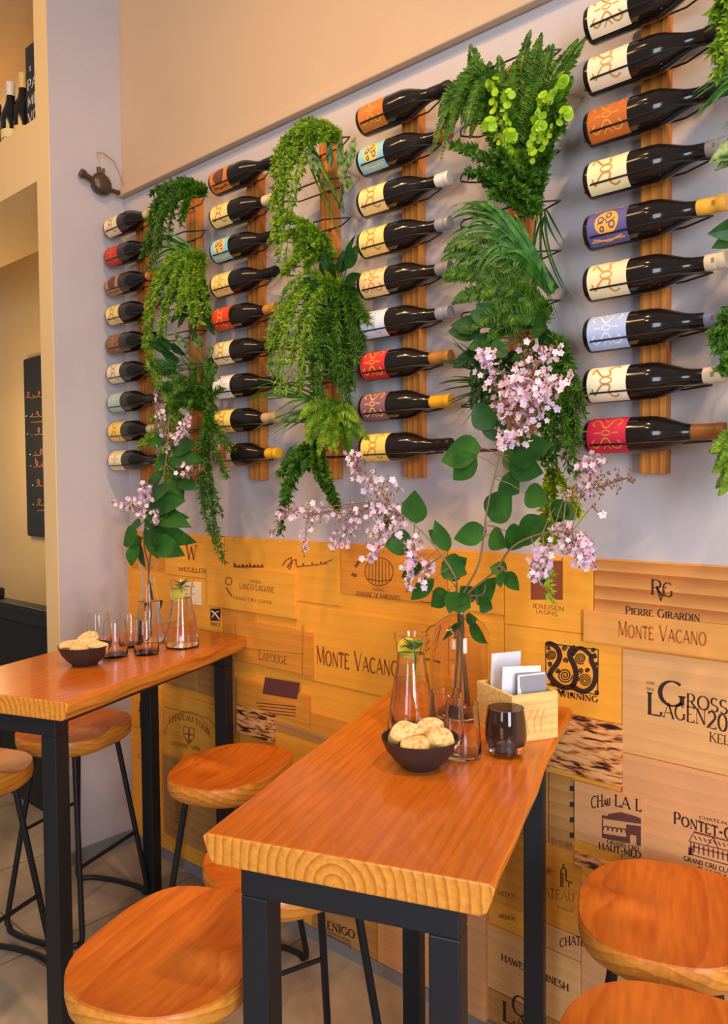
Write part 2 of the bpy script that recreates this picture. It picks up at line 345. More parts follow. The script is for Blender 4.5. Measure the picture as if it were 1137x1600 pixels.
def stroke(mb, pts, w, put, closed=False):
    """ribbon through 2-D points; w(tangent) is the stroke width; put maps 2-D to the surface"""
    n = len(pts); V = [Vector((p[0], p[1], 0)) for p in pts]; o = len(mb.v)
    for i in range(n):
        t = V[min(i+1, n-1)]-V[max(i-1, 0)]
        if t.length < 1e-9: t = Vector((1, 0, 0))
        t.normalize(); nn = Vector((-t.y, t.x, 0)); ww = w(t)*.5
        if 0 < i < n-1:
            t1 = (V[i]-V[i-1]).normalized(); c = max(.55, abs(t1.dot(t))); ww = ww/c
        for s_ in (-1, 1):
            q = V[i]+nn*ww*s_; mb.v.append(tuple(put(q.x, q.y)))
    for i in range(n-1): mb.f.append((o+2*i, o+2*i+1, o+2*i+3, o+2*i+2))
def word(mb, s, put, thick=.14, thin=.05, serif=True, small=.80, bulge=0.):
    """lays a string along x in cap-height units, lower-case letters are small capitals; put(x, y) with x in 0..1"""
    if hasattr(mb, 'lines'): mb.lines.append(MB()); mb = mb.lines[-1]
    items = []; x = 0
    for ch in s:
        sc = small if ch.islower() else 1; g = G.get(ch.upper(), G[' '])
        items.append((x, sc, g)); x += g[0]*sc+.07
    tot = max(x-.07, .01)
    for x0, sc, (wd_, strokes) in items:
        for pts, sf, wt in strokes:
            q = [(x0+p[0]*sc, p[1]*sc) for p in pts]
            def w(t, wt=wt, sc=sc):
                if wt == 'k': return thick*(.5+.5*sc)
                if wt == 'n': return thin
                return thin+(thick-thin)*abs(t.y)
            pp = lambda a, b_: put(a/tot, b_+bulge*(1-(2*a/tot-1)**2))
            stroke(mb, q, w, pp)
            if serif:
                for fl, e in (('s', q[0]), ('e', q[-1])):
                    if fl in sf: stroke(mb, [(e[0]-.12*sc, e[1]), (e[0]+.12*sc, e[1])], lambda t: thin*1.1, pp)
    return tot
def wallput(a, b_, h, y):
    """maps (0..1, cap units) to the wall between photo points a and b_ on their baseline, cap height h photo pixels at a"""
    A = P(a[0], a[1], y); B = P(b_[0], b_[1], y); H = P(a[0], a[1]-h, y).z-A.z
    return lambda x, v: (A.x+(B.x-A.x)*x, y, A.z+(B.z-A.z)*x+v*H)
def pxput(y): return lambda x, v: P(x, v, y)

# ------------------------------------------------------------------ crate boards on the wall
BOARD = {}
def board(key, tl, br, m, label, y=-.001, name='crate_board', th=None, bz=None):
    y -= .00003*len(BOARD); a = P(tl[0], tl[1], y); b_ = P(br[0], br[1], y); g = .0012
    x0, x1, z1, z0 = a.x+g, b_.x-g, a.z-g, (P(bz[0], bz[1], y).z if bz else b_.z)+g
    z0 = max(z0, .002); z1 = min(z1, 1.291)
    o = obj(name, MB().box((x0, y, z0), (x1, .0009 if th is None else y+th, z1)), m, smooth=False, bevel=.0012)
    tag(o, label, 'wooden board'); BOARD[key] = (o, y-.0006); return o
def prt(key, fn, m=None, name='printed_lettering', label=None):
    o, y = BOARD[key]; mb = MB(); mb.lines = []; fn(mb, y)
    if mb.v: obj(name, mb, m or M_INK, o, smooth=False, fix=False)
    for l_ in mb.lines: obj('printed_lettering', l_, m or M_INK, o, smooth=False, fix=False)
T1, T2, T3 = -.0035, -.0085, -.0135
board('a1', (205, 826), (256, 893), M_AMBER, 'short plain amber board in the top row, against the grey corner', T1)
board('a2', (256, 826), (350, 908), M_HONEY, 'honey board in the top row printed with a single letter W', T1)
board('a3', (350, 836), (531, 948), M_HONEY, 'wide honey board in the top row with a handwritten signature', T1)
board('a4', (531, 848), (699, 947), M_AMBER, 'amber board in the top row with a round barrel emblem', T1)
board('a5', (699, 858), (787, 962), M_HONEY, 'honey board in the top row behind the lilac leaves', T1)
board('b1', (205, 893), (347, 990), M_HONEY, 'honey board with a black square stamp, above the far table', T1)
board('b2', (347, 950), (400, 1005), M_AMBER, 'small amber board just above the far table corner', T1)
board('b3', (322, 882), (461, 968), M_HONEY, 'raised honey board with faded block lettering and a pale right edge', T3)
board('c1', (461, 944), (699, 1112), M_HONEY, 'large honey board with dark two-word name, left of the lemon carafe', T1)
board('c2', (699, 962), (787, 1044), M_HONEY, 'honey board with looped handwriting behind the blush glass jar', T1)
board('c3', (640, 1044), (787, 1130), M_HONEY, 'plain honey board low behind the blush glass jar', T2)
board('d1', (368, 968), (488, 1058), M_AMBER, 'raised amber board with an end-grain strip at its right edge', T3)
board('d2', (368, 1058), (483, 1133), M_AMBER, 'shadowed amber board with a dark picture block', T2)
board('d3', (368, 1100), (426, 1162), M_BURNT, 'small scorched board above the seat of the stool between tables', T3)
board('d4', (426, 1124), (520, 1168), M_DULL, 'dull plain board right of the small scorched board', T1)
board('d5', (484, 1112), (640, 1190), M_AMBER, 'amber board disappearing behind the near table edge', T1)
board('e1', (205, 1060), (254, 1150), M_HONEY, 'narrow honey board with a black ornament beside the grey corner', T1)
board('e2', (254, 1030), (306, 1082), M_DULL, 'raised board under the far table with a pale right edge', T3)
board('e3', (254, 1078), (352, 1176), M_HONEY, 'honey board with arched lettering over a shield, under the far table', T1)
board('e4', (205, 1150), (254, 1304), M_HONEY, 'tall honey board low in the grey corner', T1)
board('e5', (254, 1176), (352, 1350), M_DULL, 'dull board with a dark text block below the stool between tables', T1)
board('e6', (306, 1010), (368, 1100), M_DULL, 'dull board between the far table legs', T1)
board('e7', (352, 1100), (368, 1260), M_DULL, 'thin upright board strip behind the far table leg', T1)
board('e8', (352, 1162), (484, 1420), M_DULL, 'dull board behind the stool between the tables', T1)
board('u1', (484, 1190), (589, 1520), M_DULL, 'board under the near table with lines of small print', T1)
board('u2', (589, 1190), (715, 1572), M_PINK, 'pinkish plain board under the near table', T1)
board('u3', (715, 1130), (758, 1600), M_PINK, 'raised upright plank with reddish streaks by the near table leg', -.020)
board('g1', (787, 868), (927, 990), M_HONEY, 'honey board with a square rust-brown emblem', T1, bz=(787, 975))
board('g2', (927, 874), (1190, 1000), M_GRAIN, 'boldly grained board in the top row with a three-letter monogram', T1)
board('g3', (787, 975), (971, 1112), M_HONEY, 'board with a big ornate black initial behind the card box', T1, bz=(971, 1133))
board('g4', (910, 952), (1190, 1041), cratewood('warm_pine_crate_wood', lin(230, 162, 84), lin(216, 140, 62), .3), 'raised pine board with russet two-word name at the right', T3)
board('g5', (856, 1110), (971, 1222), M_BURNT, 'large scorched board right of the near table corner', T2, bz=(971, 1231))
board('g6', (971, 1012), (1190, 1215), M_PINE, 'large pale pine board with tall black two-line lettering and year', T1, bz=(971, 1175))
board('g7', (971, 1175), (1190, 1470), M_PINK, 'pinkish board with a drawn palace and black lettering above the stool', T1)
board('g8', (896, 1219), (1004, 1352), M_PINK, 'raised board with a purple farmhouse print and curved lettering', T2, bz=(1004, 1346))
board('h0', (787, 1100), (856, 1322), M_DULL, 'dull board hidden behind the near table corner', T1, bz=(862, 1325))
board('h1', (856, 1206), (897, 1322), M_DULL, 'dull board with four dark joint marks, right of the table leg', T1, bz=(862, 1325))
board('h2', (758, 1284), (907, 1446), M_AMBER, 'board with a red star and small tower print behind the table leg', T1, bz=(838, 1437))
board('h3', (896, 1330), (960, 1372), M_BURNT, 'little scorched board touching the stool seat at the right', T2)
board('h4', (838, 1437), (907, 1512), M_PINK, 'narrow pinkish board with arched lettering behind the stool leg', T1, bz=(758, 1440))
board('h5', (758, 1440), (907, 1566), M_PINE, 'pale board with one spaced line of capitals behind the table leg', T1, bz=(758, 1540))
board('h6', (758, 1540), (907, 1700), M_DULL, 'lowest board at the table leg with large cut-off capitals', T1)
board('h7', (907, 1372), (1190, 1800), M_PINK, 'pinkish board low behind the right-hand stools', T1+.001)
board('h8', (715, 990), (787, 1150), M_HONEY, 'plain honey board behind the card box', T1-.001)

sans = dict(thick=.15, thin=.12, serif=False)
def scribble(n, x0, y0, x1, y1, h, seed, amp=.5):
    """cursive handwriting as one wavering line, in photo units"""
    r_ = random.Random(seed); pts = []
    for i in range(n*8+1):
        t = i/(n*8); a = t*n*2*PI
        k = 1+.9*(r_.random() > .9)
        pts.append((x0+(x1-x0)*t+math.sin(a)*h*.28, y0+(y1-y0)*t-h*amp*(.5-.5*math.cos(a))*(.6+.5*math.sin(3.1*i/8+seed))*k))
    return pts
def line(mb, pts, wpx, y): stroke(mb, pts, lambda t: wpx, pxput(y))
prt('a2', lambda mb, y: (word(mb, 'W', wallput((291, 874), (307, 875), 22, y), .16, .07), word(mb, 'WEGELER', wallput((279, 892), (322, 896), 6.5, y), **sans)), M_INKR)
prt('a3', lambda mb, y: (line(mb, [(441, 884), (446, 876), (455, 871), (456, 880), (452, 890), (449, 886), (456, 876), (462, 874), (463, 884)], 1.8, y),
                         line(mb, scribble(7, 463, 886, 512, 881, 8, 3), 1.5, y), line(mb, [(505, 880), (520, 874)], 1.6, y), line(mb, scribble(8, 364, 886, 412, 886, 9, 5), 2.2, y)), M_INKR, 'handwriting')
prt('b3', lambda mb, y: (word(mb, 'CHATEAU', wallput((390, 910), (408, 912), 4, y), **sans), word(mb, 'LASCO LAGUNE', wallput((374, 919), (428, 926), 8, y), .2, .1),
                         word(mb, 'GRAND CRU CLASSE', wallput((364, 936), (425, 944), 4.5, y), **sans), line(mb, arc(357, 908, 5, 6, 0, 360, 12), 2, y), line(mb, [(353, 918), (362, 932)], 3, y)), M_INKF)
def fairmark(mb, y):
    stroke(mb, [(336.5, 951), (336.5, 970)], lambda t: 16, pxput(y)); word(mb, 'BIO', wallput((329, 977), (344, 979), 5, y), **sans)
prt('b1', fairmark, M_INK, 'black_stamp')
prt('b1', lambda mb, y: (line(mb, [(330, 954), (337, 960), (343, 968)], 2.2, y-.0004), line(mb, [(331, 965), (336, 957), (342, 955)], 1.4, y-.0004)), M_PAPER, 'stamp_swoosh')
prt('b1', lambda mb, y: (line(mb, [(236, 910), (240, 925), (245, 948)], 7, y), line(mb, [(252, 938), (249, 950), (246, 962)], 5, y)), M_INK, 'dark_stain')
def barrel(mb, y):
    line(mb, arc(592, 893, 22, 22, 0, 360, 28), 1.5, y)
    for k in range(-3, 4): line(mb, [(592+k*5, 893-math.sqrt(max(0, 400-(k*5)**2))), (592+k*5.4, 893+math.sqrt(max(0, 400-(k*5)**2)))], 1.1, y)
    line(mb, [(572, 904), (592, 908), (612, 906)], 1.6, y); line(mb, [(555, 886), (561, 876)], 5, y); line(mb, [(549, 897), (557, 900)], 5, y)
    word(mb, 'CHATEAU', wallput((581, 922), (599, 924), 3.5, y), **sans); word(mb, 'DOMAINE DE BARONNES', wallput((556, 930), (625, 938), 6.5, y), .2, .09)
prt('a4', barrel, M_INKR, 'barrel_emblem')
prt('a5', lambda mb, y: (word(mb, 'LA', wallput((700, 930), (716, 933), 9, y), .15, .06)), M_INKR)
prt('a4', lambda mb, y: (word(mb, 'La', wallput((675, 932), (692, 934), 9, y), .15, .06), line(mb, [(655, 939), (684, 944)], 1.3, y)), M_INKR, 'underlined_lettering')
prt('c1', lambda mb, y: word(mb, 'Monte Vacano', wallput((494, 1037), (622, 1058), 28, y), .15, .07, False, .78), M_INKR)
prt('c2', lambda mb, y: (line(mb, [(702, 992), (707, 984), (712, 988), (708, 1002), (713, 996), (717, 988), (717, 1003)], 2, y)), M_INKR, 'handwriting')
prt('c1', lambda mb, y: (line(mb, [(663, 990), (672, 979), (682, 975), (681, 988), (673, 1010), (665, 1018), (666, 1008), (676, 992), (684, 980)], 1.6, y), line(mb, [(655, 1028), (684, 1033)], 3, y)), M_INKR, 'looped_handwriting')
prt('d1', lambda mb, y: (word(mb, 'Lapouge', wallput((404, 1030), (448, 1038), 14, y), .16, .08), line(mb, [(473, 977), (472, 1055)], 1.2, y), line(mb, [(372, 1012), (474, 1022)], .9, y)), M_INKF)
def darkpic(mb, y):
    stroke(mb, [(412, 1071), (466, 1080)], lambda t: 26, pxput(y))
    for k in range(4): line(mb, [(400+k*3, 1098+k*5), (462, 1104+k*5)], 1.5, y)
prt('d2', darkpic, M_INKP, 'picture_block')
def ornament(mb, y):
    stroke(mb, [(220, 1094), (232, 1098), (219, 1110), (232, 1122), (221, 1138)], lambda t: 4, pxput(y)); stroke(mb, [(219, 1096), (220, 1138)], lambda t: 2.5, pxput(y)); line(mb, arc(228, 1112, 6, 9, 0, 330, 12), 2, y)
prt('e1', ornament, M_INK, 'black_ornament')
def crest(mb, y):
    word(mb, 'CHATEAU TOUR', wallput((264, 1130), (328, 1152), 9, y), .2, .1, True, .8, 1.5)
    line(mb, [(287, 1135), (303, 1138), (303, 1152), (295, 1162), (287, 1150), (287, 1135)], 1.4, y); line(mb, [(295, 1138), (295, 1160)], 3, y); line(mb, [(288, 1146), (302, 1149)], 2.4, y)
    line(mb, arc(292, 1156, 36, 44, 190, 350, 20), 1, y); word(mb, 'GRAND VIN', wallput((266, 1163), (312, 1174), 6, y), **sans); line(mb, [(256, 1104), (325, 1122), (340, 1140)], 1.2, y)
prt('e3', crest, M_INKF, 'crest_with_arched_lettering')
prt('e4', lambda mb, y: word(mb, 'GC', wallput((215, 1184), (226, 1187), 6, y), .2, .1), M_INKF)
prt('e5', lambda mb, y: [line(mb, [(274, 1252+k*5), (298-k, 1258+k*5)], 3, y) for k in range(7)], M_INKF, 'text_block')
prt('u1', lambda mb, y: (word(mb, 'ENIGO', wallput((511, 1451), (554, 1467), 12, y), .2, .1), [word(mb, 'VIGNERON EN MEDOC', wallput((505+k, 1455+k*6), (548+k, 1473+k*6), 3.5, y), **sans) for k in range(4)]), M_INK)
def emblem(mb, y):
    stroke(mb, [(854, 876), (854, 937)], lambda t: 50, pxput(y))
prt('g1', emblem, M_INKR, 'square_emblem')
prt('g1', lambda mb, y: (word(mb, 'ZIEREISEN', wallput((828, 949), (881, 955), 6.5, y), **sans), word(mb, 'JASPIS', wallput((836, 958), (871, 963), 6, y), **sans)), M_INKF)
prt('g2', lambda mb, y: (word(mb, 'R', wallput((1016, 928), (1036, 931), 23, y), .13, .05), word(mb, 'V', wallput((1025, 938), (1040, 940), 22, y), .13, .05), word(mb, 'G', wallput((1034, 931), (1051, 934), 22, y), .13, .05)), M_INK, 'monogram')
prt('g2', lambda mb, y: word(mb, 'Pierre Girardin', wallput((977, 959), (1093, 971), 12, y), .17, .07), M_INK)
prt('g4', lambda mb, y: word(mb, 'Monte Vacano', wallput((965, 994), (1103, 1009), 24, y), .16, .08, False, .78), mat('light_russet_ink', lin(172, 92, 40), .7))
def spiral(cx, cy, r, turns, a0=0, sgn=1):
    n = int(turns*16); return [(cx+r*(1-i/n*.9)*math.cos(a0+sgn*2*PI*turns*i/n), cy+r*(1-i/n*.9)*math.sin(a0+sgn*2*PI*turns*i/n)) for i in range(n+1)]
def bez(p, n=18):
    out = []
    q = [p[0]]+list(p)+[p[-1]]
    for i in range(1, len(q)-2):
        for k in range(n//3):
            t = k/(n//3); a, b_, c, d = q[i-1], q[i], q[i+1], q[i+2]
            out.append(tuple(.5*((2*b_[j])+(-a[j]+c[j])*t+(2*a[j]-5*b_[j]+4*c[j]-d[j])*t*t+(-a[j]+3*b_[j]-3*c[j]+d[j])*t**3) for j in range(len(b_))))
    return out+[tuple(p[-1])]
def ornate(mb, y):
    z = lambda q: [(660+a_/3.79, 900+b_/3.79) for a_, b_ in q]
    for path_, wd_ in (([(732, 405), (760, 402), (795, 425), (812, 470), (798, 515), (766, 556), (750, 590)], 8), ([(742, 575), (775, 620), (820, 655), (862, 660), (890, 645), (905, 610), (908, 570), (895, 525), (876, 485), (872, 455), (884, 432), (905, 425)], 8.5),
                       ([(880, 640), (910, 668), (950, 684), (985, 672), (1012, 640), (1024, 590), (1018, 545), (1000, 505), (1002, 480), (1030, 470)], 8), ([(886, 470), (915, 432), (945, 430), (975, 452), (1002, 480)], 6.5)):
        stroke(mb, bez(z(path_), 24), lambda t, w=wd_: w, pxput(y))
    for (cx, cy, r, a) in ((843, 588, 44, 0), (764, 470, 30, 2), (936, 488, 34, 1), (962, 618, 38, 3)):
        line(mb, z(spiral(cx, cy, r, 2.7, a)), 1.9, y)
    for (cx, cy, r, a) in ((840, 430, 16, 0), (845, 500, 16, 1), (752, 520, 14, 2), (1010, 440, 14, 0), (800, 560, 14, 3), (765, 640, 14, 1), (880, 700, 12, 2), (1030, 690, 13, 1), (935, 560, 16, 2), (1030, 520, 10, 1), (745, 430, 10, 1), (830, 690, 12, 0), (975, 560, 14, 0), (800, 680, 12, 2)):
        line(mb, z(spiral(cx, cy, r, 1.7, a, -1)), 1.8, y)
    for q in ([(727, 397), (1040, 436)], [(1040, 436), (1036, 705)], [(728, 397), (730, 640)], [(730, 640), (1036, 705)]): line(mb, z(q), 1.6, y)
prt('g3', ornate, M_INK, 'ornate_initial')
prt('g3', lambda mb, y: word(mb, 'VON WINNING', wallput((840, 1083), (934, 1097.5), 8.5, y), .22, .09), M_INK)
prt('g6', lambda mb, y: (word(mb, 'G', wallput((1027, 1100), (1071, 1106), 38, y), .15, .05), word(mb, 'ROSSE', wallput((1072, 1104), (1152, 1120), 21, y), .15, .05),
                         word(mb, 'L', wallput((1010, 1115), (1034, 1119), 33, y), .14, .05), word(mb, 'AGEN', wallput((1036, 1120), (1103, 1133), 23, y), .15, .05),
                         word(mb, '2016', wallput((1104, 1136), (1165, 1152), 26, y), .15, .05), word(mb, 'KELLER', wallput((1108, 1158), (1172, 1172), 14, y), .13, .06),
                         word(mb, 'VON', wallput((1009, 1068), (1022, 1070), 4, y), **sans), word(mb, 'DEN', wallput((1010, 1078), (1021, 1080), 4, y), **sans)), M_INK)
prt('g8', lambda mb, y: (word(mb, 'CHau', wallput((923, 1263), (953, 1258), 18, y), .17, .08, True, .55), word(mb, 'LA L', wallput((960, 1259), (1002, 1268), 17, y), .17, .08),
                         word(mb, 'GRAND CRU', wallput((948, 1317), (998, 1330), 6, y), .2, .1), word(mb, 'HAUT-MED', wallput((935, 1326), (1001, 1341), 9.5, y), .2, .08)), M_INK)
def farm(mb, y):
    pp = pxput(y)
    line(mb, [(940, 1276), (1001, 1285)], 5, y-.0003)
    mb.add([pp(*q) for q in ((950, 1272), (970, 1269), (992, 1275), (1001, 1279), (1001, 1284), (950, 1280))], [(0, 1, 2, 3, 4, 5)])
    mb.add([pp(*q) for q in ((978, 1288), (1001, 1291), (1001, 1322), (994, 1321), (994, 1306), (984, 1304), (984, 1318), (978, 1317))], [(0, 1, 2, 3, 4, 5, 6, 7)])
    mb.add([pp(*q) for q in ((940, 1302), (978, 1308), (978, 1317), (940, 1309))], [(0, 1, 2, 3)])
    for k in range(5): line(mb, arc(946+k*7, 1297+k, 4, 6, 180, 360, 8), 2, y)
    line(mb, [(941, 1280), (941, 1305)], 2, y)
prt('g8', farm, M_INKP, 'farmhouse_print')
prt('g7', lambda mb, y: (word(mb, 'Pontet-Canet', wallput((1052, 1286), (1196, 1330), 18, y), .18, .07), word(mb, 'CHATEAU', wallput((1092, 1279), (1140, 1290), 4.5, y), **sans),
                         word(mb, 'GRAND CRU CLASSE EN', wallput((1068, 1344), (1170, 1374), 7, y), .22, .1, False), word(mb, 'PAUILLAC', wallput((1090, 1364), (1160, 1386), 10, y), .2, .09)), M_INK)
def palace(mb, y):
    for q in ([(1076, 1315), (1084, 1300), (1160, 1320)], [(1078, 1315), (1160, 1335)], [(1076, 1334), (1160, 1358)], [(1079, 1315), (1078, 1334)], [(1080, 1322), (1160, 1342)], [(1104, 1322), (1114, 1308), (1122, 1326)]): line(mb, q, 1.6, y)
    for k in range(9):
        x = 1084+k*7.5; line(mb, [(x, 1318+k*2), (x, 1332+k*2)], 2.2, y); line(mb, [(x, 1306+k*1.8), (x+4, 1312+k*1.9)], 1.8, y)
    line(mb, [(1079, 1324), (1078, 1336)], 7, y)
prt('g7', palace, M_INKP, 'palace_drawing')
prt('h1', lambda mb, y: [line(mb, [(893.5, yy-4), (893, yy+4)], 7, y) for yy in (1232, 1257, 1281, 1305)], M_SLATE, 'joint_mark')
prt('h1', lambda mb, y: (word(mb, 'I-SB', wallput((861, 1318), (894, 1327), 9, y), .14, .07)), M_INKF)
def tower(mb, y):
    for q in ([(876, 1386), (876, 1360), (880, 1354), (884, 1360), (884, 1376), (894, 1380)], [(879, 1386), (879, 1364)], [(888, 1386), (888, 1380)], [(880, 1354), (880, 1350)]): line(mb, q, 2, y)
prt('h2', tower, M_INK, 'tower_print')
prt('h2', lambda mb, y: [line(mb, [(857-7*math.cos(a), 1361-7*math.sin(a)), (857+7*math.cos(a), 1361+7*math.sin(a))], 1.8, y) for a in (.2, 1.25, 2.3)], M_RED, 'red_star')
prt('h2', lambda mb, y: (word(mb, 'CHATEAU', wallput((828, 1394), (897, 1410), 13, y), .13, .06), word(mb, 'PAUILLAC', wallput((870, 1420), (897, 1426), 5, y), **sans), [word(mb, 'MEDOC', wallput((778, 1398+k*9), (806, 1404+k*9), 6, y), .2, .1) for k in (0, 4)]), M_INKF)
prt('h4', lambda mb, y: word(mb, 'CHATEAU', wallput((874, 1481), (932, 1488), 13, y), .18, .08, True, .8, .6), M_INK)
prt('h5', lambda mb, y: word(mb, 'HAWESKO FINESH', wallput((783, 1500), (888, 1549), 10, y), .2, .1), M_INK)
prt('h6', lambda mb, y: (word(mb, 'G', wallput((799, 1582), (824, 1592), 30, y), .14, .05), word(mb, 'L', wallput((784, 1594), (804, 1602), 30, y), .14, .05), word(mb, 'AGEN', wallput((806, 1604), (872, 1628), 20, y), .14, .05)), M_INK)
# paper note pinned to the boards
a, b_ = P(284, 906, T1-.003), P(314, 946, T1-.003)
o = obj('paper_note', MB().box((a.x, T1-.003, b_.z), (b_.x, T1-.0015, a.z)), M_PAPER, smooth=False)
tag(o, 'small cream paper note pinned to the honey boards behind the far table', 'note')
mb = MB(); [line(mb, [(289, 914+k*6), (304-(k % 2)*4, 917+k*6)], 1.2, T1-.0035) for k in range(4)]
obj('handwriting', mb, M_INKF, o, smooth=False, fix=False)
a = P(298, 953, T1-.003)
o = obj('round_sticker', MB().lathe([(0, -.001), (.009, -.001), (.009, .001), (0, .001)], 20), M_PAPER); o.location = a; o.rotation_euler = (PI/2, 0, 0)
tag(o, 'little round cream sticker just below the pinned note', 'sticker')

# ------------------------------------------------------------------ left side: niche, passage, fixture
def glass_bottle_profile(L_=.303, R_=.041, neck=.0155):
    return [(0, .012), (R_*.55, .004), (R_*.82, 0), (R_*.95, .003), (R_, .009), (R_, .145), (R_*.985, .156), (R_*.94, .168), (R_*.83, .184), (R_*.66, .203), (R_*.51, .220), (R_*.43, .235), (neck+.0008, .25), (neck, .27), (neck, L_-.012), (neck+.0015, L_-.011), (neck+.0015, L_-.003), (neck-.001, L_), (0, L_)]
BODY = MB().lathe([(r_, h) for r_, h in glass_bottle_profile()], 36, 'x').mesh('bottle_body'); BODY.materials.append(M_GLASSB)
def on_label(u, v, R_=.0415, xc=.060, hw=.046, ha=78, tilt=-8):
    """label sheet coordinates: u across the height of the bottle, v round its front"""
    th = math.radians(180+tilt*-1 + v*ha); return (xc+u*hw, R_*math.cos(th), R_*math.sin(th)*-1)
def label_mesh():
    mb = MB(); n = 20; o = 0
    for i in range(n+1):
        v = -1+2*i/n
        for u in (-1, 1):
            mb.v.append(on_label(u, v, .0414))
    for i in range(n): mb.f.append((2*i, 2*i+1, 2*i+3, 2*i+2))
    return mb.mesh('label')
LABELM = {}
def get_label(col):
    if col not in LABELM:
        me = label_mesh(); me.materials.append(mat('label_'+'_'.join(map(str, col)), lin(*col), .55)); LABELM[col] = me
    return LABELM[col]
EMB = {}
def get_emblem(style, col):
    if (style, col) in EMB: return EMB[(style, col)]
    mb = MB(); pp = lambda u, v: on_label(u, v, .0418)
    w = lambda t: .085
    if style == 0:      # pair of curling S scrolls
        for s_ in (-1, 1):
            stroke(mb, bez([(.62, s_*.62), (.35, s_*.70), (.12, s_*.48), (.2, s_*.22), (-.15, s_*.16), (-.4, s_*.34), (-.62, s_*.56), (-.72, s_*.3)], 24), w, pp)
        stroke(mb, [(a_*.30, b_*.13) for a_, b_ in arc(0, 0, 1, 1, 0, 360, 16)], lambda t: .06, pp)
    elif style == 1:    # hourglass of two bowed scrolls with curled ends
        w = lambda t: .07
        for s_ in (-1, 1):
            stroke(mb, bez([(.58, s_*.30), (.74, s_*.48), (.58, s_*.66), (.34, s_*.60), (.10, s_*.26), (-.12, s_*.24), (-.36, s_*.52), (-.60, s_*.62), (-.74, s_*.44), (-.60, s_*.28)], 24), w, pp)
            stroke(mb, bez([(.2, s_*.72), (.0, s_*.5), (-.2, s_*.72)], 12), lambda t: .05, pp)
        stroke(mb, [(a_*.22, b_*.10) for a_, b_ in arc(0, 0, 1, 1, 0, 360, 14)], lambda t: .05, pp); stroke(mb, [(-.62, 0), (-.30, 0)], lambda t: .05, pp); stroke(mb, [(.30, 0), (.62, 0)], lambda t: .05, pp)
    else:               # filled medallion with dots
        o = 0; mb.v.append(pp(0, 0))
        for q in range(1, 7):
            for a_, b_ in arc(0, 0, .60*q/6, .52*q/6, 0, 360, 24)[:-1]: mb.v.append(pp(a_, b_))
        for k in range(24): mb.f.append((0, 1+k, 1+(k+1) % 24))
        for q in range(5):
            for k in range(24): mb.f.append((1+q*24+k, 1+(q+1)*24+k, 1+(q+1)*24+(k+1) % 24, 1+q*24+(k+1) % 24))
        for s_ in (-1, 1): stroke(mb, bez([(.75, s_*.62), (.45, s_*.66), (0, s_*.80), (-.45, s_*.66), (-.75, s_*.62)], 15), lambda t: .05, pp)
        for s_ in (-1, 1): stroke(mb, [(-.85, s_*.72), (.85, s_*.72)], lambda t: .06, pp)
    me = mb.mesh('emblem', smooth=False); me.materials.append(mat('ink_'+'_'.join(map(str, col)), lin(*col), .45)); EMB[(style, col)] = me
    return me
_fm = MB(); _pf = lambda u, v: on_label(u, v, .0421)
for (a0, b0, r0) in ((.28, -.14, .13), (.10, .26, .12), (-.28, .10, .13), (-.22, -.26, .09)):
    stroke(_fm, [(a0+a_*r0, b0+b_*r0) for a_, b_ in arc(0, 0, 1, 1, 0, 360, 14)], lambda t: .07, _pf)
stroke(_fm, bez([(.45, .1), (.05, -.05), (-.05, .1), (-.45, -.05)], 15), lambda t: .05, _pf)
_cm = MB()
for k in range(4): stroke(_cm, [(.277, -.0045+.0028*k), (.284, -.0045+.0028*k)], lambda t: .0018, lambda x, v: (x, -math.cos(v/.0178)*.0178, math.sin(v/.0178)*.0178))
CAPMARK = _cm.mesh('capsule_mark', smooth=False); CAPMARK.materials.append(mat('foil_print', lin(150, 100, 60), .5))
FIGS = _fm.mesh('figures', smooth=False); FIGS.materials.append(mat('violet_label_ink', lin(96, 70, 96), .5))
CAPM = {}
def get_capsule(col, start):
    k = (col, start)
    if k not in CAPM:
        mb = MB().lathe([(.0170, start), (.0176, start+.001), (.0172, start+.02), (.0168, .287), (.0180, .2885), (.0180, .2975), (.0172, .3040), (.0, .3045)], 24, 'x')
        me = mb.mesh('capsule'); me.materials.append(mat('foil_'+'_'.join(map(str, col)), lin(*col), .38, spec=.5)); CAPM[k] = me
    return CAPM[k]
def bottle(loc, lab, emb, style, cap, start, label, group=None, name='wine_bottle', mark=False):
    root = empty(name, loc, label, 'bottle', group)
    obj('body', BODY, None, root); obj('capsule', get_capsule(cap, start), None, root)
    l = obj('label', get_label(lab), None, root); obj('emblem', get_emblem(style, emb), None, l)
    if style == 2: obj('figures', FIGS, None, l)
    if mark: obj('capsule_mark', CAPMARK, None, root)
    return root

# shelf niche above the doorway
SH = 2.935
def shelf_bottle(px, py, Y, h, capc, labc, label, oval=False):
    p = P(px, py, Y); s_ = h/.303
    root = bottle((p.x, Y, SH), labc, (150, 100, 50), 0, capc, .25, label, None, 'wine_bottle')
    root.rotation_euler = (0, -PI/2, math.radians(35)); root.scale = (s_,)*3
    return root
shelf_bottle(17, 160, -.20, .33, (232, 214, 190), (236, 208, 140), 'dark bottle with pale neck and cream label on the high shelf')
shelf_bottle(29, 150, -.10, .31, (40, 30, 28), (222, 186, 112), 'dark black-capped bottle second in line on the high shelf')
shelf_bottle(37, 150, -.16, .37, (226, 190, 104), (226, 190, 104), 'taller bottle with yellow neck beside the black sign on the shelf')
shelf_bottle(-4, 160, -.20, .28, (40, 30, 28), (210, 176, 110), 'short dark bottle at the left end of the high shelf')
a = P(42, 190, -.215); b_ = P(62, 70, -.215)
sg = obj('black_sign', MB().box((a.x, -.215, SH), (b_.x+.05, -.20, P(42, 74, -.215).z)), M_SLATE, smooth=False)
tag(sg, 'black sign with white capitals standing on the high shelf', 'sign')
mb = MB()
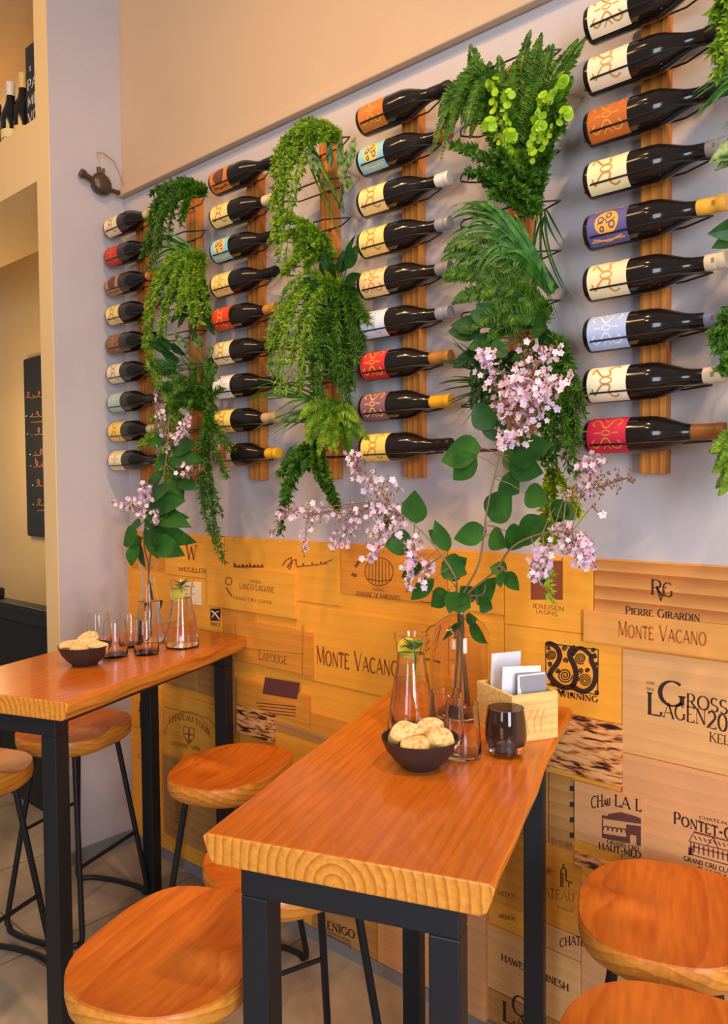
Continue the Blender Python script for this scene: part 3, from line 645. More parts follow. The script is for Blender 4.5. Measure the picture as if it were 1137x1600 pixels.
def signput(z): return lambda x, v: (a.x+.012+x*.13, -.2158, z+v*.042)
for k, s_ in enumerate(('PAR', 'MER', 'VOR')): word(mb, s_, signput(SH+.225-k*.068), .17, .12, False)
word(mb, 'X', lambda x, v: (a.x+.03+x*.02, -.2158, SH+.30+v*.02), .2, .16, False); word(mb, 'VINO', lambda x, v: (a.x+.03+x*.05, -.2158, SH+.05+v*.012), .2, .16, False)
obj('white_lettering', mb, M_CHALKW, sg, smooth=False, fix=False)

# chalkboard on the passage wall
YB = .58
a = P(35, 561, YB); b_ = P(45, 838, YB)
cb = obj('chalkboard', MB().box((a.x, YB, b_.z), (a.x+.75, .612, a.z)), M_SLATE, smooth=False, bevel=.015)
tag(cb, 'tall black chalkboard with orange chalk writing on the passage wall', 'chalkboard')
mb = MB(); mw = MB()
for k, (yy, x0) in enumerate(((622, 40), (652, 46), (680, 48), (712, 52), (730, 53), (760, 56), (790, 57))):
    q = scribble(4, x0, yy, x0+34, yy-2, 13, k+1, .8); stroke(mb, q, lambda t: 1.1, pxput(YB-.001))
    if k: stroke(mw, [(x0-6, yy-2), (x0-4, yy-2)], lambda t: 1.6, pxput(YB-.001))
stroke(mb, [(48, 660), (84, 657)], lambda t: .9, pxput(YB-.001)); stroke(mb, [(58, 798), (90, 795)], lambda t: .9, pxput(YB-.001))
obj('chalk_writing', mb, M_CHALK, cb, smooth=False, fix=False); obj('chalk_dots', mw, M_CHALKW, cb, smooth=False, fix=False)

# black counter in the doorway
a = P(75, 955, -.12)
ct = empty('black_counter', (a.x-.5, -.0, FL), 'low black counter standing inside the doorway at the left', 'counter')
zt = a.z-FL
obj('body', MB().box((-1.2, -.11, 0), (.55, -.05, zt-.03)), M_BLACK, ct, smooth=False); obj('top', MB().box((-1.22, -.125, zt-.03), (.56, -.045, zt)), M_BLACK, ct, smooth=False, bevel=.004)
for k in range(3): obj('front_panel', MB().box((-1.15+k*.56, -.118, .06), (-.63+k*.56, -.11, zt-.09)), mat('black_panel', lin(24, 25, 24), .6), ct, smooth=False, bevel=.004)
p = P(22, 944, 0)
cm = empty('black_gadget', (p.x, -.085, FL+zt), 'small black gadget with a white side lying on the counter', 'gadget')
obj('body', MB().box((-.03, -.03, 0), (.03, .03, .055)), M_BLACK, cm, smooth=False, bevel=.012); obj('white_side', MB().box((-.055, -.02, 0), (-.03, .02, .035)), M_WHITE, cm, smooth=False, bevel=.004)

# round bronze fixture on the pilaster
def PX(px, py, X):
    d = RT*((px-CX)/F) - UP*((py-CY)/F) + FW
    return CAMLOC + d*((X-CAMLOC.x)/d.x)
c = PX(158, 288, WX+.03)
fx = empty('round_wall_fixture', (WX, c.y, c.z), 'small round bronze fixture with bent wire, on the grey pilaster corner', 'wall fixture')
mb = MB().lathe([(0, 0), (.030, 0), (.036, .012), (.040, .03), (.040, .036), (.036, .046), (.026, .054), (0, .056)], 28, 'x')
obj('body', mb, M_BRONZE, fx)
obj('ring', MB().tube([(.036, .041*math.cos(t*2*PI/24), .041*math.sin(t*2*PI/24)) for t in range(24)], .0035, 6, True), M_BRONZE, fx)
obj('side_pipe', MB().tube([(.028, -.03, .006), (.03, -.075, .018)], .012, 12).tube([(.03, -.072, .017), (.031, -.088, .022)], .017, 12), M_BRONZE, fx)
obj('corner_pipe', MB().tube([(.028, .03, -.010), (.028, .075, -.012), (.02, .105, -.005)], .009, 10), M_BRONZE, fx)
obj('upper_pipe', MB().tube([(.03, -.006, .036), (.03, -.01, .065)], .009, 10).tube([(.03, .010, .036), (.03, .012, .066)], .006, 8), M_BRONZE, fx)
obj('bent_wire', MB().tube([(.03, -.01, .06), (.03, -.004, .10), (.026, -.014, .125), (.02, .02, .132), (.014, .07, .118), (.010, .095, .08), (.010, .112, .03)], .0022, 6), mat('pale_wire', lin(190, 160, 130), .4, metal=.5), fx)

# ------------------------------------------------------------------ wine racks and bottles
BX = {'A': -2.888, 'B': -2.198, 'C': -1.513, 'D': -.818}
PXS = {'a': -2.415, 'b': -1.715, 'c': -1.035, 'd': -.355}
Z0, DZ, BY = 1.583, .1175, -.072
def holder_mesh():
    mb = MB(); h = .0385; z = -.020
    loop = [(-.010, 0), (.004, -h*.55), (.024, -h), (.205, -h), (.262, -.004), (.274, .004), (.262, .010), (.205, h), (.024, h), (.004, h*.55)]
    mb.tube([(x, y, z) for x, y in loop], .0022, 6, True)
    for x in (.112, .148): mb.tube([(x, h, z), (x, .052, z)], .0026, 6)
    return mb.mesh('holder')
HOLD = holder_mesh(); HOLD.materials.append(M_WIRE)
def rack(xc, label, group, ztop=2.545):
    root = empty('wine_rack', (xc, .012, 1.497), label, 'wine rack', group)
    obj('slat', MB().box((-.03, -.034, 0), (.03, 0, ztop-1.497)), M_SLAT, root, smooth=False, bevel=.002)
    for k in range(9):
        h = obj('holder', HOLD, None, root); h.location = (-.130, BY-.012, Z0+DZ*k-1.497)
    return root
nm = {'A': 'leftmost', 'B': 'second', 'C': 'third', 'D': 'rightmost'}
rack(BX['A']+.13, 'slim wooden wall rack with bottles, nearest the grey pilaster', 'wooden wall racks')
rack(BX['B']+.13, 'wooden wall rack with bottles, second from the pilaster', 'wooden wall racks')
rack(BX['C']+.13, 'wooden wall rack with bottles, third from the pilaster', 'wooden wall racks')
rack(BX['D']+.13, 'large-looking wooden wall rack with bottles at the right of the photo', 'wooden wall racks')
rack(PXS['a'], 'greenery-covered empty wooden rack, first from the pilaster', 'wooden wall racks')
rack(PXS['b'], 'greenery-covered empty wooden rack in the middle', 'wooden wall racks')
rack(PXS['c'], 'greenery-covered empty wooden rack behind the tall lilac', 'wooden wall racks')
rack(PXS['d'], 'greenery-covered empty wooden rack cut off at the right edge', 'wooden wall racks')
cr, ye, wh = (238, 214, 172), (240, 200, 96), (232, 226, 222)
gold, orng, dk = (190, 140, 62), (206, 120, 44), (26, 20, 20)
BOT = {
 'A': [('cream', cr, gold, 0, (230, 200, 140), .25), ('red', (200, 52, 40), (230, 110, 50), 1, dk, .25), ('tan-brown', (178, 128, 88), (110, 60, 34), 2, (232, 140, 40), .262), ('creamy yellow', (240, 208, 130), gold, 0, (224, 130, 40), .25),
       ('dark brown', (132, 88, 56), (190, 130, 70), 1, dk, .25), ('off-white', (232, 214, 178), gold, 0, dk, .25), ('pale teal', (160, 190, 186), (220, 210, 150), 1, dk, .25), ('yellow', ye, gold, 0, (210, 190, 150), .25), ('ivory', (238, 222, 184), gold, 1, dk, .25)],
 'B': [('orange-brown', (206, 120, 50), (110, 56, 24), 2, dk, .25), ('cream', (240, 208, 132), gold, 0, (236, 214, 170), .25), ('blue and yellow', (138, 190, 204), (240, 196, 88), 2, dk, .25), ('creamy yellow', (240, 206, 122), gold, 1, dk, .25),
       ('red', (206, 66, 40), (240, 132, 60), 0, (196, 132, 60), .25), ('warm cream', (238, 210, 158), gold, 0, dk, .25), ('greyish white', (226, 220, 214), (180, 170, 170), 1, dk, .25), ('yellow', (242, 206, 104), gold, 0, (206, 168, 120), .235), ('pinkish tan', (214, 168, 140), (206, 130, 60), 2, (240, 180, 40), .25)],
 'C': [('orange-brown', (196, 112, 44), (236, 160, 70), 1, dk, .24), ('blue and yellow', (138, 190, 204), (240, 196, 88), 2, (176, 108, 60), .262), ('cream', (242, 206, 140), gold, 0, (240, 232, 220), .262), ('creamy yellow', (240, 202, 122), gold, 0, (150, 146, 150), .262),
       ('peach-cream', (242, 196, 140), (206, 120, 54), 1, (150, 146, 150), .262), ('pale blue-white', (206, 208, 220), (170, 176, 200), 0, (150, 150, 160), .262), ('red and gold', (196, 44, 40), (236, 150, 60), 1, (176, 120, 50), .24), ('purple and gold', (128, 84, 96), (232, 176, 76), 1, (244, 176, 40), .24), ('yellow', ye, gold, 0, dk, .25)],
 'D': [('white and gold', (240, 220, 184), gold, 1, dk, .26), ('ivory and tan', (238, 214, 178), (196, 150, 84), 0, dk, .26), ('dark orange', (186, 98, 36), (230, 146, 60), 1, dk, .26), ('pale cream', (242, 222, 168), gold, 0, (158, 148, 144), .262),
       ('blue and orange', (92, 84, 140), (236, 166, 70), 2, (244, 176, 60), .245), ('cream and gold', (238, 214, 170), (200, 146, 60), 0, (240, 222, 190), .262), ('powder blue', (166, 182, 222), (222, 224, 236), 1, (146, 150, 184), .262), ('white and gold', (242, 226, 196), (186, 134, 66), 0, (240, 226, 202), .26), ('crimson', (196, 30, 62), (206, 126, 50), 1, (158, 98, 44), .234)],
}
ordn = ['top', 'second', 'third', 'fourth', 'fifth', 'sixth', 'seventh', 'eighth', 'bottom']
for c_ in 'ABCD':
    for k, (d_, lab, emb, st, cap, start) in enumerate(BOT[c_]):
        bottle((BX[c_], BY, Z0+DZ*(8-k)+.0005), lab, emb, st, cap, start, f'{d_}-labelled dark wine bottle, {ordn[k]} in the {nm[c_]} bottle column', 'wine bottles lying on the wall racks', mark=(c_ == 'D' and cap != dk))

# ------------------------------------------------------------------ tables
TH = .355
W_ = Vector((math.cos(TH), math.sin(TH), 0)); L_ = Vector((-math.sin(TH), math.cos(TH), 0))
def smooth_noise(x, seed): return math.sin(x*7+seed)*.5+math.sin(x*17+seed*2.3)*.25+math.sin(x*3.1+seed*.7)*.6
def table(org, h, label, wid=.48, ln=.915, seed=0, shift=0.):
    root = empty('bar_table', (org[0], org[1], FL), label, 'table', None, TH)
    hh = h-FL; th = .05; nu, nv = 24, 60; mb = MB()
    def edge(v, side): return .0045*smooth_noise(v*1.6, seed+side*3)
    # outline with rounded live edges, lofted as rings round the slab section
    sec = []
    for i in range(nv+1):
        v = ln*i/nv; l_ = edge(v, 0); r_ = wid+edge(v, 1); ring = []
        b_ = .006
        ring += [(l_+b_, 0), (l_-.002, -b_), (l_+.004, -th*.5), (l_+.012, -th+b_), (l_+.02, -th)]
        ring += [(r_-.02, -th), (r_-.010, -th+b_), (r_-.002, -th*.5), (r_+.002, -b_), (r_-b_, 0)]
        sec.append([(u, v, z) for u, z in ring])
    n = 10
    for ring in sec: mb.v += ring
    for i in range(nv):
        for k in range(n): mb.f.append((i*n+k, i*n+(k+1) % n, (i+1)*n+(k+1) % n, (i+1)*n+k))
    mb.f.append(tuple(range(n))[::-1]); mb.f.append(tuple(nv*n+k for k in range(n)))
    mb.v = [(x, y, z+0) for x, y, z in mb.v]
    t = obj('tabletop', mb, M_TABLE, root, smooth=False, bevel=.003); t.location = (0, 0, hh)
    t.data.materials.append(M_ENDT)
    for f in t.data.polygons: f.material_index = 1 if f.normal.z < .5 else 0
    u0, u1, v0, v1, s_ = .066, wid-.052, .012, ln-.05, .048
    zt = hh-th
    for u in (u0, u1-s_):
        for v in (v0, v1-s_):
            obj('leg', MB().box((u, v, 0), (u+s_, v+s_, zt-.048)), M_STEEL, root, smooth=False, bevel=.003)
    for v in (v0, v1-s_): obj('frame_bar', MB().box((u0, v, zt-.048), (u1, v+s_, zt)), M_STEEL, root, smooth=False, bevel=.003)
    for u in (u0, u1-s_): obj('side_bar', MB().box((u, v0+s_, zt-.02), (u+s_, v1-s_, zt)), M_STEEL, root, smooth=False, bevel=.002)
    return root
O1 = Vector((-1.028, -1.035, 0)); H1 = .915
O2 = Vector((-1.831, -.845, 0)) - W_*.485; H2 = .94
table(O1, H1, 'near thick live-edge bar table with the lilac jar and bread bowl', .480, .918, 1)
table(O2, H2, 'far live-edge bar table at left with clear glasses and carafes', .485, .925, 4)
def T(O, u, v, z=0.): return O+W_*u+L_*v+Vector((0, 0, z))

# ------------------------------------------------------------------ stools
def stool(loc, rz, label):
    root = empty('bar_stool', (loc[0], loc[1], FL), label, 'stool', 'saddle-seat bar stools', rz)
    hz = .68; nr, na = 10, 56; mb = MB()
    A, B = .160, .195                           # half depth (front is +x), half width
    def outline(t):
        c, s_ = math.cos(t), math.sin(t); e = 2/2.75
        x = A*math.copysign(abs(c)**e, c); y = B*math.copysign(abs(s_)**e, s_)
        if x > 0: y *= 1-.10*(x/A)**2
        return x, y
    def top(x, y):
        d = (x/A)**2*.45+(y/B)**2*.55
        z = -.017*(1-min(1, d))
        z += .018*math.exp(-(y/.035)**2)/(1+math.exp(-(x-.045)/.025))
        z += .012/(1+math.exp(-(-x-.105)/.018))
        z += .004*(y/B)**4
        return z
    mb.v.append((0, 0, top(0, 0)))
    for i in range(1, nr+1):
        for k in range(na):
            x, y = outline(2*PI*k/na); s_ = i/nr; mb.v.append((x*s_, y*s_, top(x*s_, y*s_)))
    for k in range(na): mb.f.append((0, 1+k, 1+(k+1) % na))
    for i in range(nr-1):
        for k in range(na): mb.f.append((1+i*na+k, 1+(i+1)*na+k, 1+(i+1)*na+(k+1) % na, 1+i*na+(k+1) % na))
    base = 1+(nr-1)*na; prev = base
    for dz, sc in ((-.004, 1.012), (-.030, 1.016), (-.050, .995), (-.060, .93)):
        o = len(mb.v)
        for k in range(na):
            x, y = outline(2*PI*k/na); mb.v.append((x*sc, y*sc, top(x, y)*(.8 if dz > -.04 else .3)+dz))
        for k in range(na): mb.f.append((prev+k, prev+(k+1) % na, o+(k+1) % na, o+k))
        prev = o
    mb.f.append(tuple(prev+k for k in range(na)))
    s = obj('seat', mb, M_SEAT, root); s.location = (0, 0, hz)
    s.data.materials.append(M_ENDS)
    for f in s.data.polygons: f.material_index = 1 if f.normal.z < .45 else 0
    r_ = .0095
    for sy in (-1, 1):
        f = (.085, sy*.105, hz-.058); fb = (.165, sy*.175, r_); b0 = (-.085, sy*.105, hz-.058); bb = (-.165, sy*.175, r_)
        for (p, q, sx) in ((f, fb, 1), (b0, bb, -1)):
            e = Vector(q)-Vector(p); e.normalize(); q2 = Vector(q)-e*.03
            obj('leg', MB().tube([p, q2, Vector(q)-e*.010+Vector((-sx*.003, 0, 0)), Vector(q)+Vector((-sx*.018, 0, .0))], r_, 10), M_STEEL, root)
        # floor runner bows outward between the two feet
        pts = [(.147*math.cos(PI*i/12), sy*(.175+.035*math.sin(PI*i/12)), r_) for i in range(13)]
        obj('floor_runner', MB().tube(pts, r_, 10), M_STEEL, root)
    def at(sx, sy, z): t_ = (hz-.058-z)/(hz-.058-r_); return (sx*(.085+.08*t_), sy*(.105+.07*t_), z)
    obj('footrest', MB().tube([at(1, -1, .25), at(1, 1, .25)], .007, 8), M_STEEL, root)
    obj('back_stretcher', MB().tube([at(-1, -1, .33), at(-1, 1, .33)], .006, 8), M_STEEL, root)
    return root
stool((-1.19, -.97), TH, 'big orange bar stool in the left foreground beside the near table')
stool((-1.845, -.325), TH+PI, 'shaded bar stool standing between the two tables by the boards')
stool((-2.58, -.43), TH, 'bar stool behind the far table, in front of the grey pilaster')
stool((-2.415, -.875), TH, 'bar stool cut off by the left edge of the photo')
stool((-1.275, -.60), -.3, 'bar stool pushed under the left side of the near table, mostly hidden')
stool((-.565, -.265), TH+PI, 'bar stool at right by the boards with a pale knot and saddle ridge')
stool((-.40, -.685), TH+PI, 'bar stool cut off at the bottom right corner of the photo')

# ------------------------------------------------------------------ things on the tables
def vessel(outer, wall=.0022, floor=.006):
    """closed glass wall: outside up, inside down"""
    inner = [(max(r_-wall, .001), h) for r_, h in outer if h > floor]
    prof = [(0, 0)]+outer+inner[::-1]
    z = floor; prof += [(inner[0][0]*.98, z), (0, z)]
    return prof
CAR = [(.050, 0), (.0545, .003), (.055, .012), (.053, .035), (.048, .075), (.041, .115), (.0345, .150), (.0325, .170), (.0345, .190), (.0385, .215), (.0395, .222)]
def carafe(pos, label, fill, clear=True):
    root = empty('carafe', pos, label, 'carafe')
    obj('glass', MB().lathe(vessel(CAR), 40), M_CLEAR, root)
    inner = [(r_-.0026, h) for r_, h in CAR if .006 < h < fill]
    obj('water', MB().lathe([(0, .0065), (inner[0][0]-.001, .0065)]+inner+[(inner[-1][0]-.0003, fill), (0, fill)], 40), M_WATER, root)
    return root
M_LEMON = mat('lemon_flesh', lin(240, 206, 60), .4); M_RIND = mat('lemon_rind', lin(242, 196, 30), .45)
M_MINT = leafmat('mint_leaf', lin(70, 128, 34), lin(120, 176, 50), .45, 90)
def leaf(mb, base, d, nrm, ln, wd_, segs=5, droop=.25, cup=.12):
    """a pointed oval leaf with folded blade"""
    d = Vector(d).normalized(); nrm = Vector(nrm); nrm = (nrm-d*nrm.dot(d)).normalized(); s_ = d.cross(nrm); p = Vector(base); o = len(mb.v); st = ln/segs; g = Vector((0, 0, -1))
    for i in range(segs+1):
        t = i/segs; w = wd_*.5*(math.sin(PI*min(1, t**.75)))**.9 if 0 < i < segs else 0.0005
        mb.v += [tuple(p-s_*w+nrm*w*cup*2), tuple(p), tuple(p+s_*w+nrm*w*cup*2)]
        d = (d+g*droop*st/ln*(1 if droop >= 0 else -1)*abs(1)).normalized() if droop else d; p = p+d*st
    for i in range(segs):
        a_ = o+3*i; mb.f += [(a_, a_+1, a_+4, a_+3), (a_+1, a_+2, a_+5, a_+4)]
def mint(pos, label, r_=.022, n=9, seed=1):
    rr = random.Random(seed); mb = MB(); st = MB()
    for i in range(n):
        a_ = rr.random()*2*PI; el = rr.uniform(.15, .9); d = Vector((math.cos(a_)*math.cos(el), math.sin(a_)*math.cos(el), math.sin(el)))
        b0 = Vector((math.cos(a_)*.003, math.sin(a_)*.003, rr.uniform(-.012, .008))); leaf(mb, b0, d, (0, 0, 1), rr.uniform(.7, 1.2)*r_, r_*.62, 4, .3)
    st.tube([(0, 0, -.05), (.002, 0, -.02), (0, 0, .008)], .0014, 6)
    root = empty('mint_sprig', pos, label, 'mint sprig'); obj('leaves', mb, M_MINT, root, fix=False); obj('stem', st, M_MINT, root); return root
def lemon(pos, label, rot):
    root = empty('lemon_slice', pos, label, 'lemon slice')
    obj('flesh', MB().lathe([(0, -.002), (.0235, -.002), (.0235, .002), (0, .002)], 24), M_LEMON, root); obj('rind', MB().lathe([(.0235, -.0022), (.0258, -.0016), (.0258, .0016), (.0235, .0022), (.0235, -.0022)], 24), M_RIND, root)
    root.rotation_euler = rot; return root
pc = PZ(630, 1146, H1); C1 = carafe((pc.x, pc.y+.03, H1), 'clear water carafe with lemon and mint on the near table', .178)
lemon((pc.x-.006, pc.y+.028, H1+.188), 'lemon slice at the mouth of the near carafe', (.95, .25, .75))
mint((pc.x+.012, pc.y+.026, H1+.192), 'mint sprig beside the lemon in the near carafe', .032, 14, 3)
pc2 = PZ(277, 1012, H2); carafe((pc2.x, pc2.y+.02, H2), 'clear water carafe with mint on the far table', .165)
mint((pc2.x, pc2.y+.02, H2+.205), 'mint sprig in the mouth of the far carafe', .030, 12, 5)
lemon((pc2.x-.008, pc2.y+.012, H2+.180), 'lemon slice low in the mouth of the far carafe', (1.2, .2, .7))
GL = [(.034, 0), (.0385, .003), (.0395, .010), (.0385, .04), (.0355, .080), (.0335, .108), (.0330, .113)]
GLASS = MB().lathe(vessel(GL, .0018, .009), 36).mesh('tumbler_glass'); GLASS.materials.append(M_CLEAR)
def tumbler(px, py, Z, label):
    p = PZ(px, py, Z); o = obj('water_glass', GLASS, None); o.location = (p.x, p.y, Z); tag(o, label, 'glass', 'clear water glasses')
tumbler(722, 1182, H1, 'empty water glass nearest the tea light on the near table')
tumbler(697, 1160, H1, 'empty water glass behind the bread bowl, left of another glass')
tumbler(646, 1138, H1, 'empty water glass in front of the lemon carafe')
tumbler(180, 1026, H2, 'empty water glass just right of the far bread bowl')
tumbler(155, 1010, H2, 'empty water glass behind the far bread bowl, by the pilaster')
tumbler(229, 1022, H2, 'empty water glass in front of the far flower carafe')
tumbler(205, 1010, H2, 'empty water glass behind the others on the far table')
# smoked tea light holder
p = PZ(790, 1178, H1); tl = empty('tea_light_holder', (p.x, p.y, H1), 'smoked grey glass tea light holder on the near table', 'candle holder')
obj('glass', MB().lathe(vessel([(.026, 0), (.033, .004), (.042, .030), (.0435, .045), (.0415, .07), (.0375, .098)], .0022, .010), 40), M_SMOKE, tl)
cn = empty('tea_light', (p.x, p.y, H1+.0105), 'small white tea light inside the smoked holder', 'candle')
obj('wax', MB().lathe([(0, 0), (.019, 0), (.019, .013), (.016, .014), (0, .0135)], 24), mat('white_wax', lin(226, 222, 216), .5), cn); obj('wick', MB().tube([(0, 0, .013), (0, 0, .021)], .0008, 6), M_INK, cn)
# bread bowls
BOWL = [(0, 0), (.036, 0), (.038, .004), (.052, .016), (.068, .036), (.0765, .056), (.078, .060), (.0755, .0605), (.066, .040), (.050, .022), (.030, .012), (0, .011)]
M_CRUMB = mat('bread_crumb', lin(222, 182, 120), .85); N, L, b = nodes(M_CRUMB)
mp = coords(N, L, (1, 1, 1)); n = N.new('ShaderNodeTexNoise'); n.inputs['Scale'].default_value = 130; n.inputs['Detail'].default_value = 4; L.new(mp.outputs[0], n.inputs['Vector'])
r = ramp(N, [(.35, lin(196, 142, 80)), (.55, lin(230, 192, 132))]); L.new(n.outputs[0], r.inputs[0]); L.new(r.outputs[0], b.inputs['Base Color']); bu = N.new('ShaderNodeBump'); bu.inputs['Strength'].default_value = .6; bu.inputs['Distance'].default_value = .002; L.new(n.outputs[0], bu.inputs['Height']); L.new(bu.outputs[0], b.inputs['Normal'])
M_CRUST = leafmat('bread_crust', lin(216, 156, 84), lin(242, 206, 142), .6, 60, 0)
def bread(pos, rot, sz, label, seed, group):
    rr = random.Random(seed); root = empty('bread_piece', pos, label, 'bread', group); root.rotation_euler = rot
    nx, na = 7, 18; mb = MB(); cr_ = MB()
    def ring(t, k, grow=0.):
        a_ = 2*PI*k/na; x = (t-.5)*sz*.50
        rad = sz*.42*(1+.10*math.sin(2*a_+seed)+.06*math.sin(3*a_+seed*2+t*3))*(1-.07*(2*t-1)**4)+grow
        return (x+.004*math.sin(3*a_+seed), rad*math.cos(a_), rad*.62*max(-.55, math.sin(a_))*1.15)
    for i in range(nx):
        for k in range(na): mb.v.append(ring(i/(nx-1), k))
    for i in range(nx-1):
        for k in range(na): mb.f.append((i*na+k, i*na+(k+1) % na, (i+1)*na+(k+1) % na, (i+1)*na+k))
    mb.f.append(tuple(range(na))); mb.f.append(tuple((nx-1)*na+k for k in range(na)))
    obj('crumb', mb, M_CRUMB, root)
    ks = list(range(0, na+1))
    for i in range(nx):
        for k in ks: cr_.v.append(ring(.02+.96*i/(nx-1), k, .0018))
    w = len(ks)
    for i in range(nx-1):
        for k in range(w-1): cr_.f.append((i*w+k, i*w+k+1, (i+1)*w+k+1, (i+1)*w+k))
    o = obj('crust', cr_, M_CRUST, root); sd = o.modifiers.new('thickness', 'SOLIDIFY'); sd.thickness = .002
def bread_bowl(px, py, Z, label, which, pieces):
    p = PZ(px, py, Z); q = Vector((p.x, p.y+.03, Z))
    o = obj('bread_bowl', MB().lathe(BOWL, 44), M_BOWL); o.location = q; tag(o, label, 'bowl')
    for k, (dx, dy, dz, rot, sz, lab) in enumerate(pieces):
        v = q+RT*dx+Vector((_f.x, _f.y, 0))*dy+Vector((0, 0, dz)); bread(v, rot, sz, lab, k+3*which, 'bread pieces in the bowls')
bread_bowl(642, 1204, H1, 'dark shallow bowl heaped with bread on the near table', 1, [
    (-.028, -.005, .062, (.35, -.85, -.75), .078, 'largest bread chunk at the left of the near bowl'),
    (.036, -.022, .054, (-.3, -.7, -.35), .074, 'bread piece at the right front of the near bowl'),
    (-.012, -.040, .046, (.15, -1.0, -1.2), .070, 'flat bread piece at the front of the near bowl'),
    (.018, .020, .066, (.2, -.5, -.9), .072, 'bread piece at the back of the near bowl'),
    (.000, .000, .040, (0, 0, .2), .068, 'bread piece underneath in the middle of the near bowl')])
bread_bowl(118, 1041, H2, 'dark shallow bowl with bread on the far table', 2, [
    (.010, .0, .068, (.5, -.45, -.7), .084, 'tall pointed bread chunk in the far bowl'),
    (-.040, -.008, .052, (.2, -.8, -1.1), .068, 'bread piece at the left of the far bowl'),
    (.044, -.010, .052, (-.2, -.7, -.5), .066, 'bread piece at the right of the far bowl'),
    (-.004, -.030, .046, (.1, -1.0, -.9), .064, 'bread piece at the front of the far bowl')])
# card box
A = PZ(800, 1163, H1); B = PZ(872, 1152, H1); C = PZ(750, 1131, H1)
ang = math.atan2(B.y-A.y, B.x-A.x); bx = empty('card_box', (A.x, A.y, H1), 'small pale wooden box of cards by the boards on the near table', 'box', None, ang)
bw, bl, bh, bt = .118, .15, .104, .007
obj('front_panel', MB().box((0, 0, 0), (bw, bt, bh)), M_BOXW, bx, smooth=False, bevel=.0008); obj('back_panel', MB().box((0, bl-bt, 0), (bw, bl, bh)), M_BOXW, bx, smooth=False, bevel=.0008)
for x in (0, bw-bt): obj('side_panel', MB().box((x, bt, 0), (x+bt, bl-bt, bh)), M_BOXW, bx, smooth=False, bevel=.0008)
obj('bottom', MB().box((bt, bt, 0), (bw-bt, bl-bt, .006)), M_BOXW, bx, smooth=False)
mb = MB()
for k in range(3): stroke(mb, bez([(.042+k*.016, .020), (.038+k*.018, .045), (.052+k*.016, .07)], 12), lambda t: .0022, lambda x, v: (x, -.0006, v))  # faint shadows on the box front, painted as tinted strokes
obj('painted_shadow', mb, mat('faint_shadow_tint', lin(214, 166, 92), .6), bx, smooth=False, fix=False)
Rz = Matrix.Rotation(ang, 3, 'Z')
def card(dx, dy, dz, w, t, h, lean, yaw_, m, label, name='card', group=None, cat='card'):
    q = Rz @ Vector((dx, dy, 0)); o = obj(name, MB().box((0, 0, 0), (w, t, h)), m, smooth=False, bevel=.0006); o.location = (A.x+q.x, A.y+q.y, H1+dz); o.rotation_euler = (lean, 0, ang+yaw_); tag(o, label, cat, group); return o
card(.020, .128, .012, .078, .003, .160, .08, .0, M_WHITE, 'tallest white card at the back of the wooden box')
card(.014, .070, .010, .088, .004, .146, .12, -.25, M_WHITE, 'wide white folder in front of the tall card', 'card_folder', None, 'folder')
for k in range(6):
    card(.036, .030+k*.0075, .010, .066, .0022, .128+.002*k, .05, -.1, M_WHITE if k % 2 else M_GREYC, 'white or grey card in the dense stack of small cards', 'card', 'stack of small cards in the box')
card(.030, .022, .008, .078, .0016, .132, -.02, .10, M_WHITE, 'frontmost white card in the wooden box')

# ------------------------------------------------------------------ vases
VJ = [(.060, 0), (.070, .004), (.073, .014), (.073, .185), (.070, .203), (.058, .222), (.040, .236), (.027, .243), (.024, .250), (.024, .268), (.027, .274)]
VP = T(O1, .235, .775, H1)
vz = empty('flower_jar', VP, 'tall blush-tinted glass jar holding the lilac branches', 'jar')
obj('glass', MB().lathe(vessel(VJ, .0025, .008), 48), M_AMBERG, vz)
V2 = PZ(222, 1004, H2); V2 = Vector((V2.x, V2.y+.03, H2))
VC = [(.046, 0), (.050, .004), (.051, .02), (.049, .06), (.040, .11), (.028, .155), (.0225, .19), (.022, .215), (.026, .245), (.034, .268), (.0355, .272)]
v2 = empty('flower_carafe', V2, 'slim clear glass carafe holding lilac on the far table', 'vase')
obj('glass', MB().lathe(vessel(VC, .0022, .007), 40), M_CLEAR, v2)
inn = [(r_-.0026, h) for r_, h in VC if .007 < h < .14]
obj('water', MB().lathe([(0, .0075), (inn[0][0]-.001, .0075)]+inn+[(inn[-1][0], .14), (0, .14)], 36), M_WATER, v2)

# ------------------------------------------------------------------ greenery
G_FERN = leafmat('fern_green', lin(40, 78, 18), lin(92, 136, 34))
G_BRIGHT = leafmat('bright_spring_green', lin(80, 122, 20), lin(146, 178, 44))
G_LIME = leafmat('chartreuse_green', lin(132, 180, 24), lin(176, 212, 50))
G_DARK = leafmat('deep_green', lin(24, 62, 26), lin(50, 98, 36))
G_GRASS = leafmat('grass_green', lin(36, 84, 34), lin(84, 140, 48), .38)
G_VAR = leafmat('variegated_green', lin(40, 84, 40), lin(166, 186, 120), .35, 70)
G_LILAC = leafmat('lilac_leaf_green', lin(38, 84, 32), lin(62, 116, 44), .38, 14)
G_YEL = leafmat('yellow_green', lin(140, 172, 30), lin(190, 206, 60))
M_TWIG = mat('grey_brown_twig', lin(128, 106, 78), .7); M_STEMG = mat('green_stem', lin(60, 92, 36), .6)
M_PINKF = mat('pale_lilac_petal', lin(232, 204, 216), .6); M_PINKD = mat('deeper_lilac_petal', lin(216, 180, 206), .6); M_BUD = mat('brown_bud', lin(132, 84, 72), .7)
def path(p0, p1, bulge, n=14, sag=0.):
    p0, p1, bulge = Vector(p0), Vector(p1), Vector(bulge); c = (p0+p1)*.5+bulge
    return [(p0*(1-t)**2+c*2*t*(1-t)+p1*t*t) for t in [i/n for i in range(n+1)]]
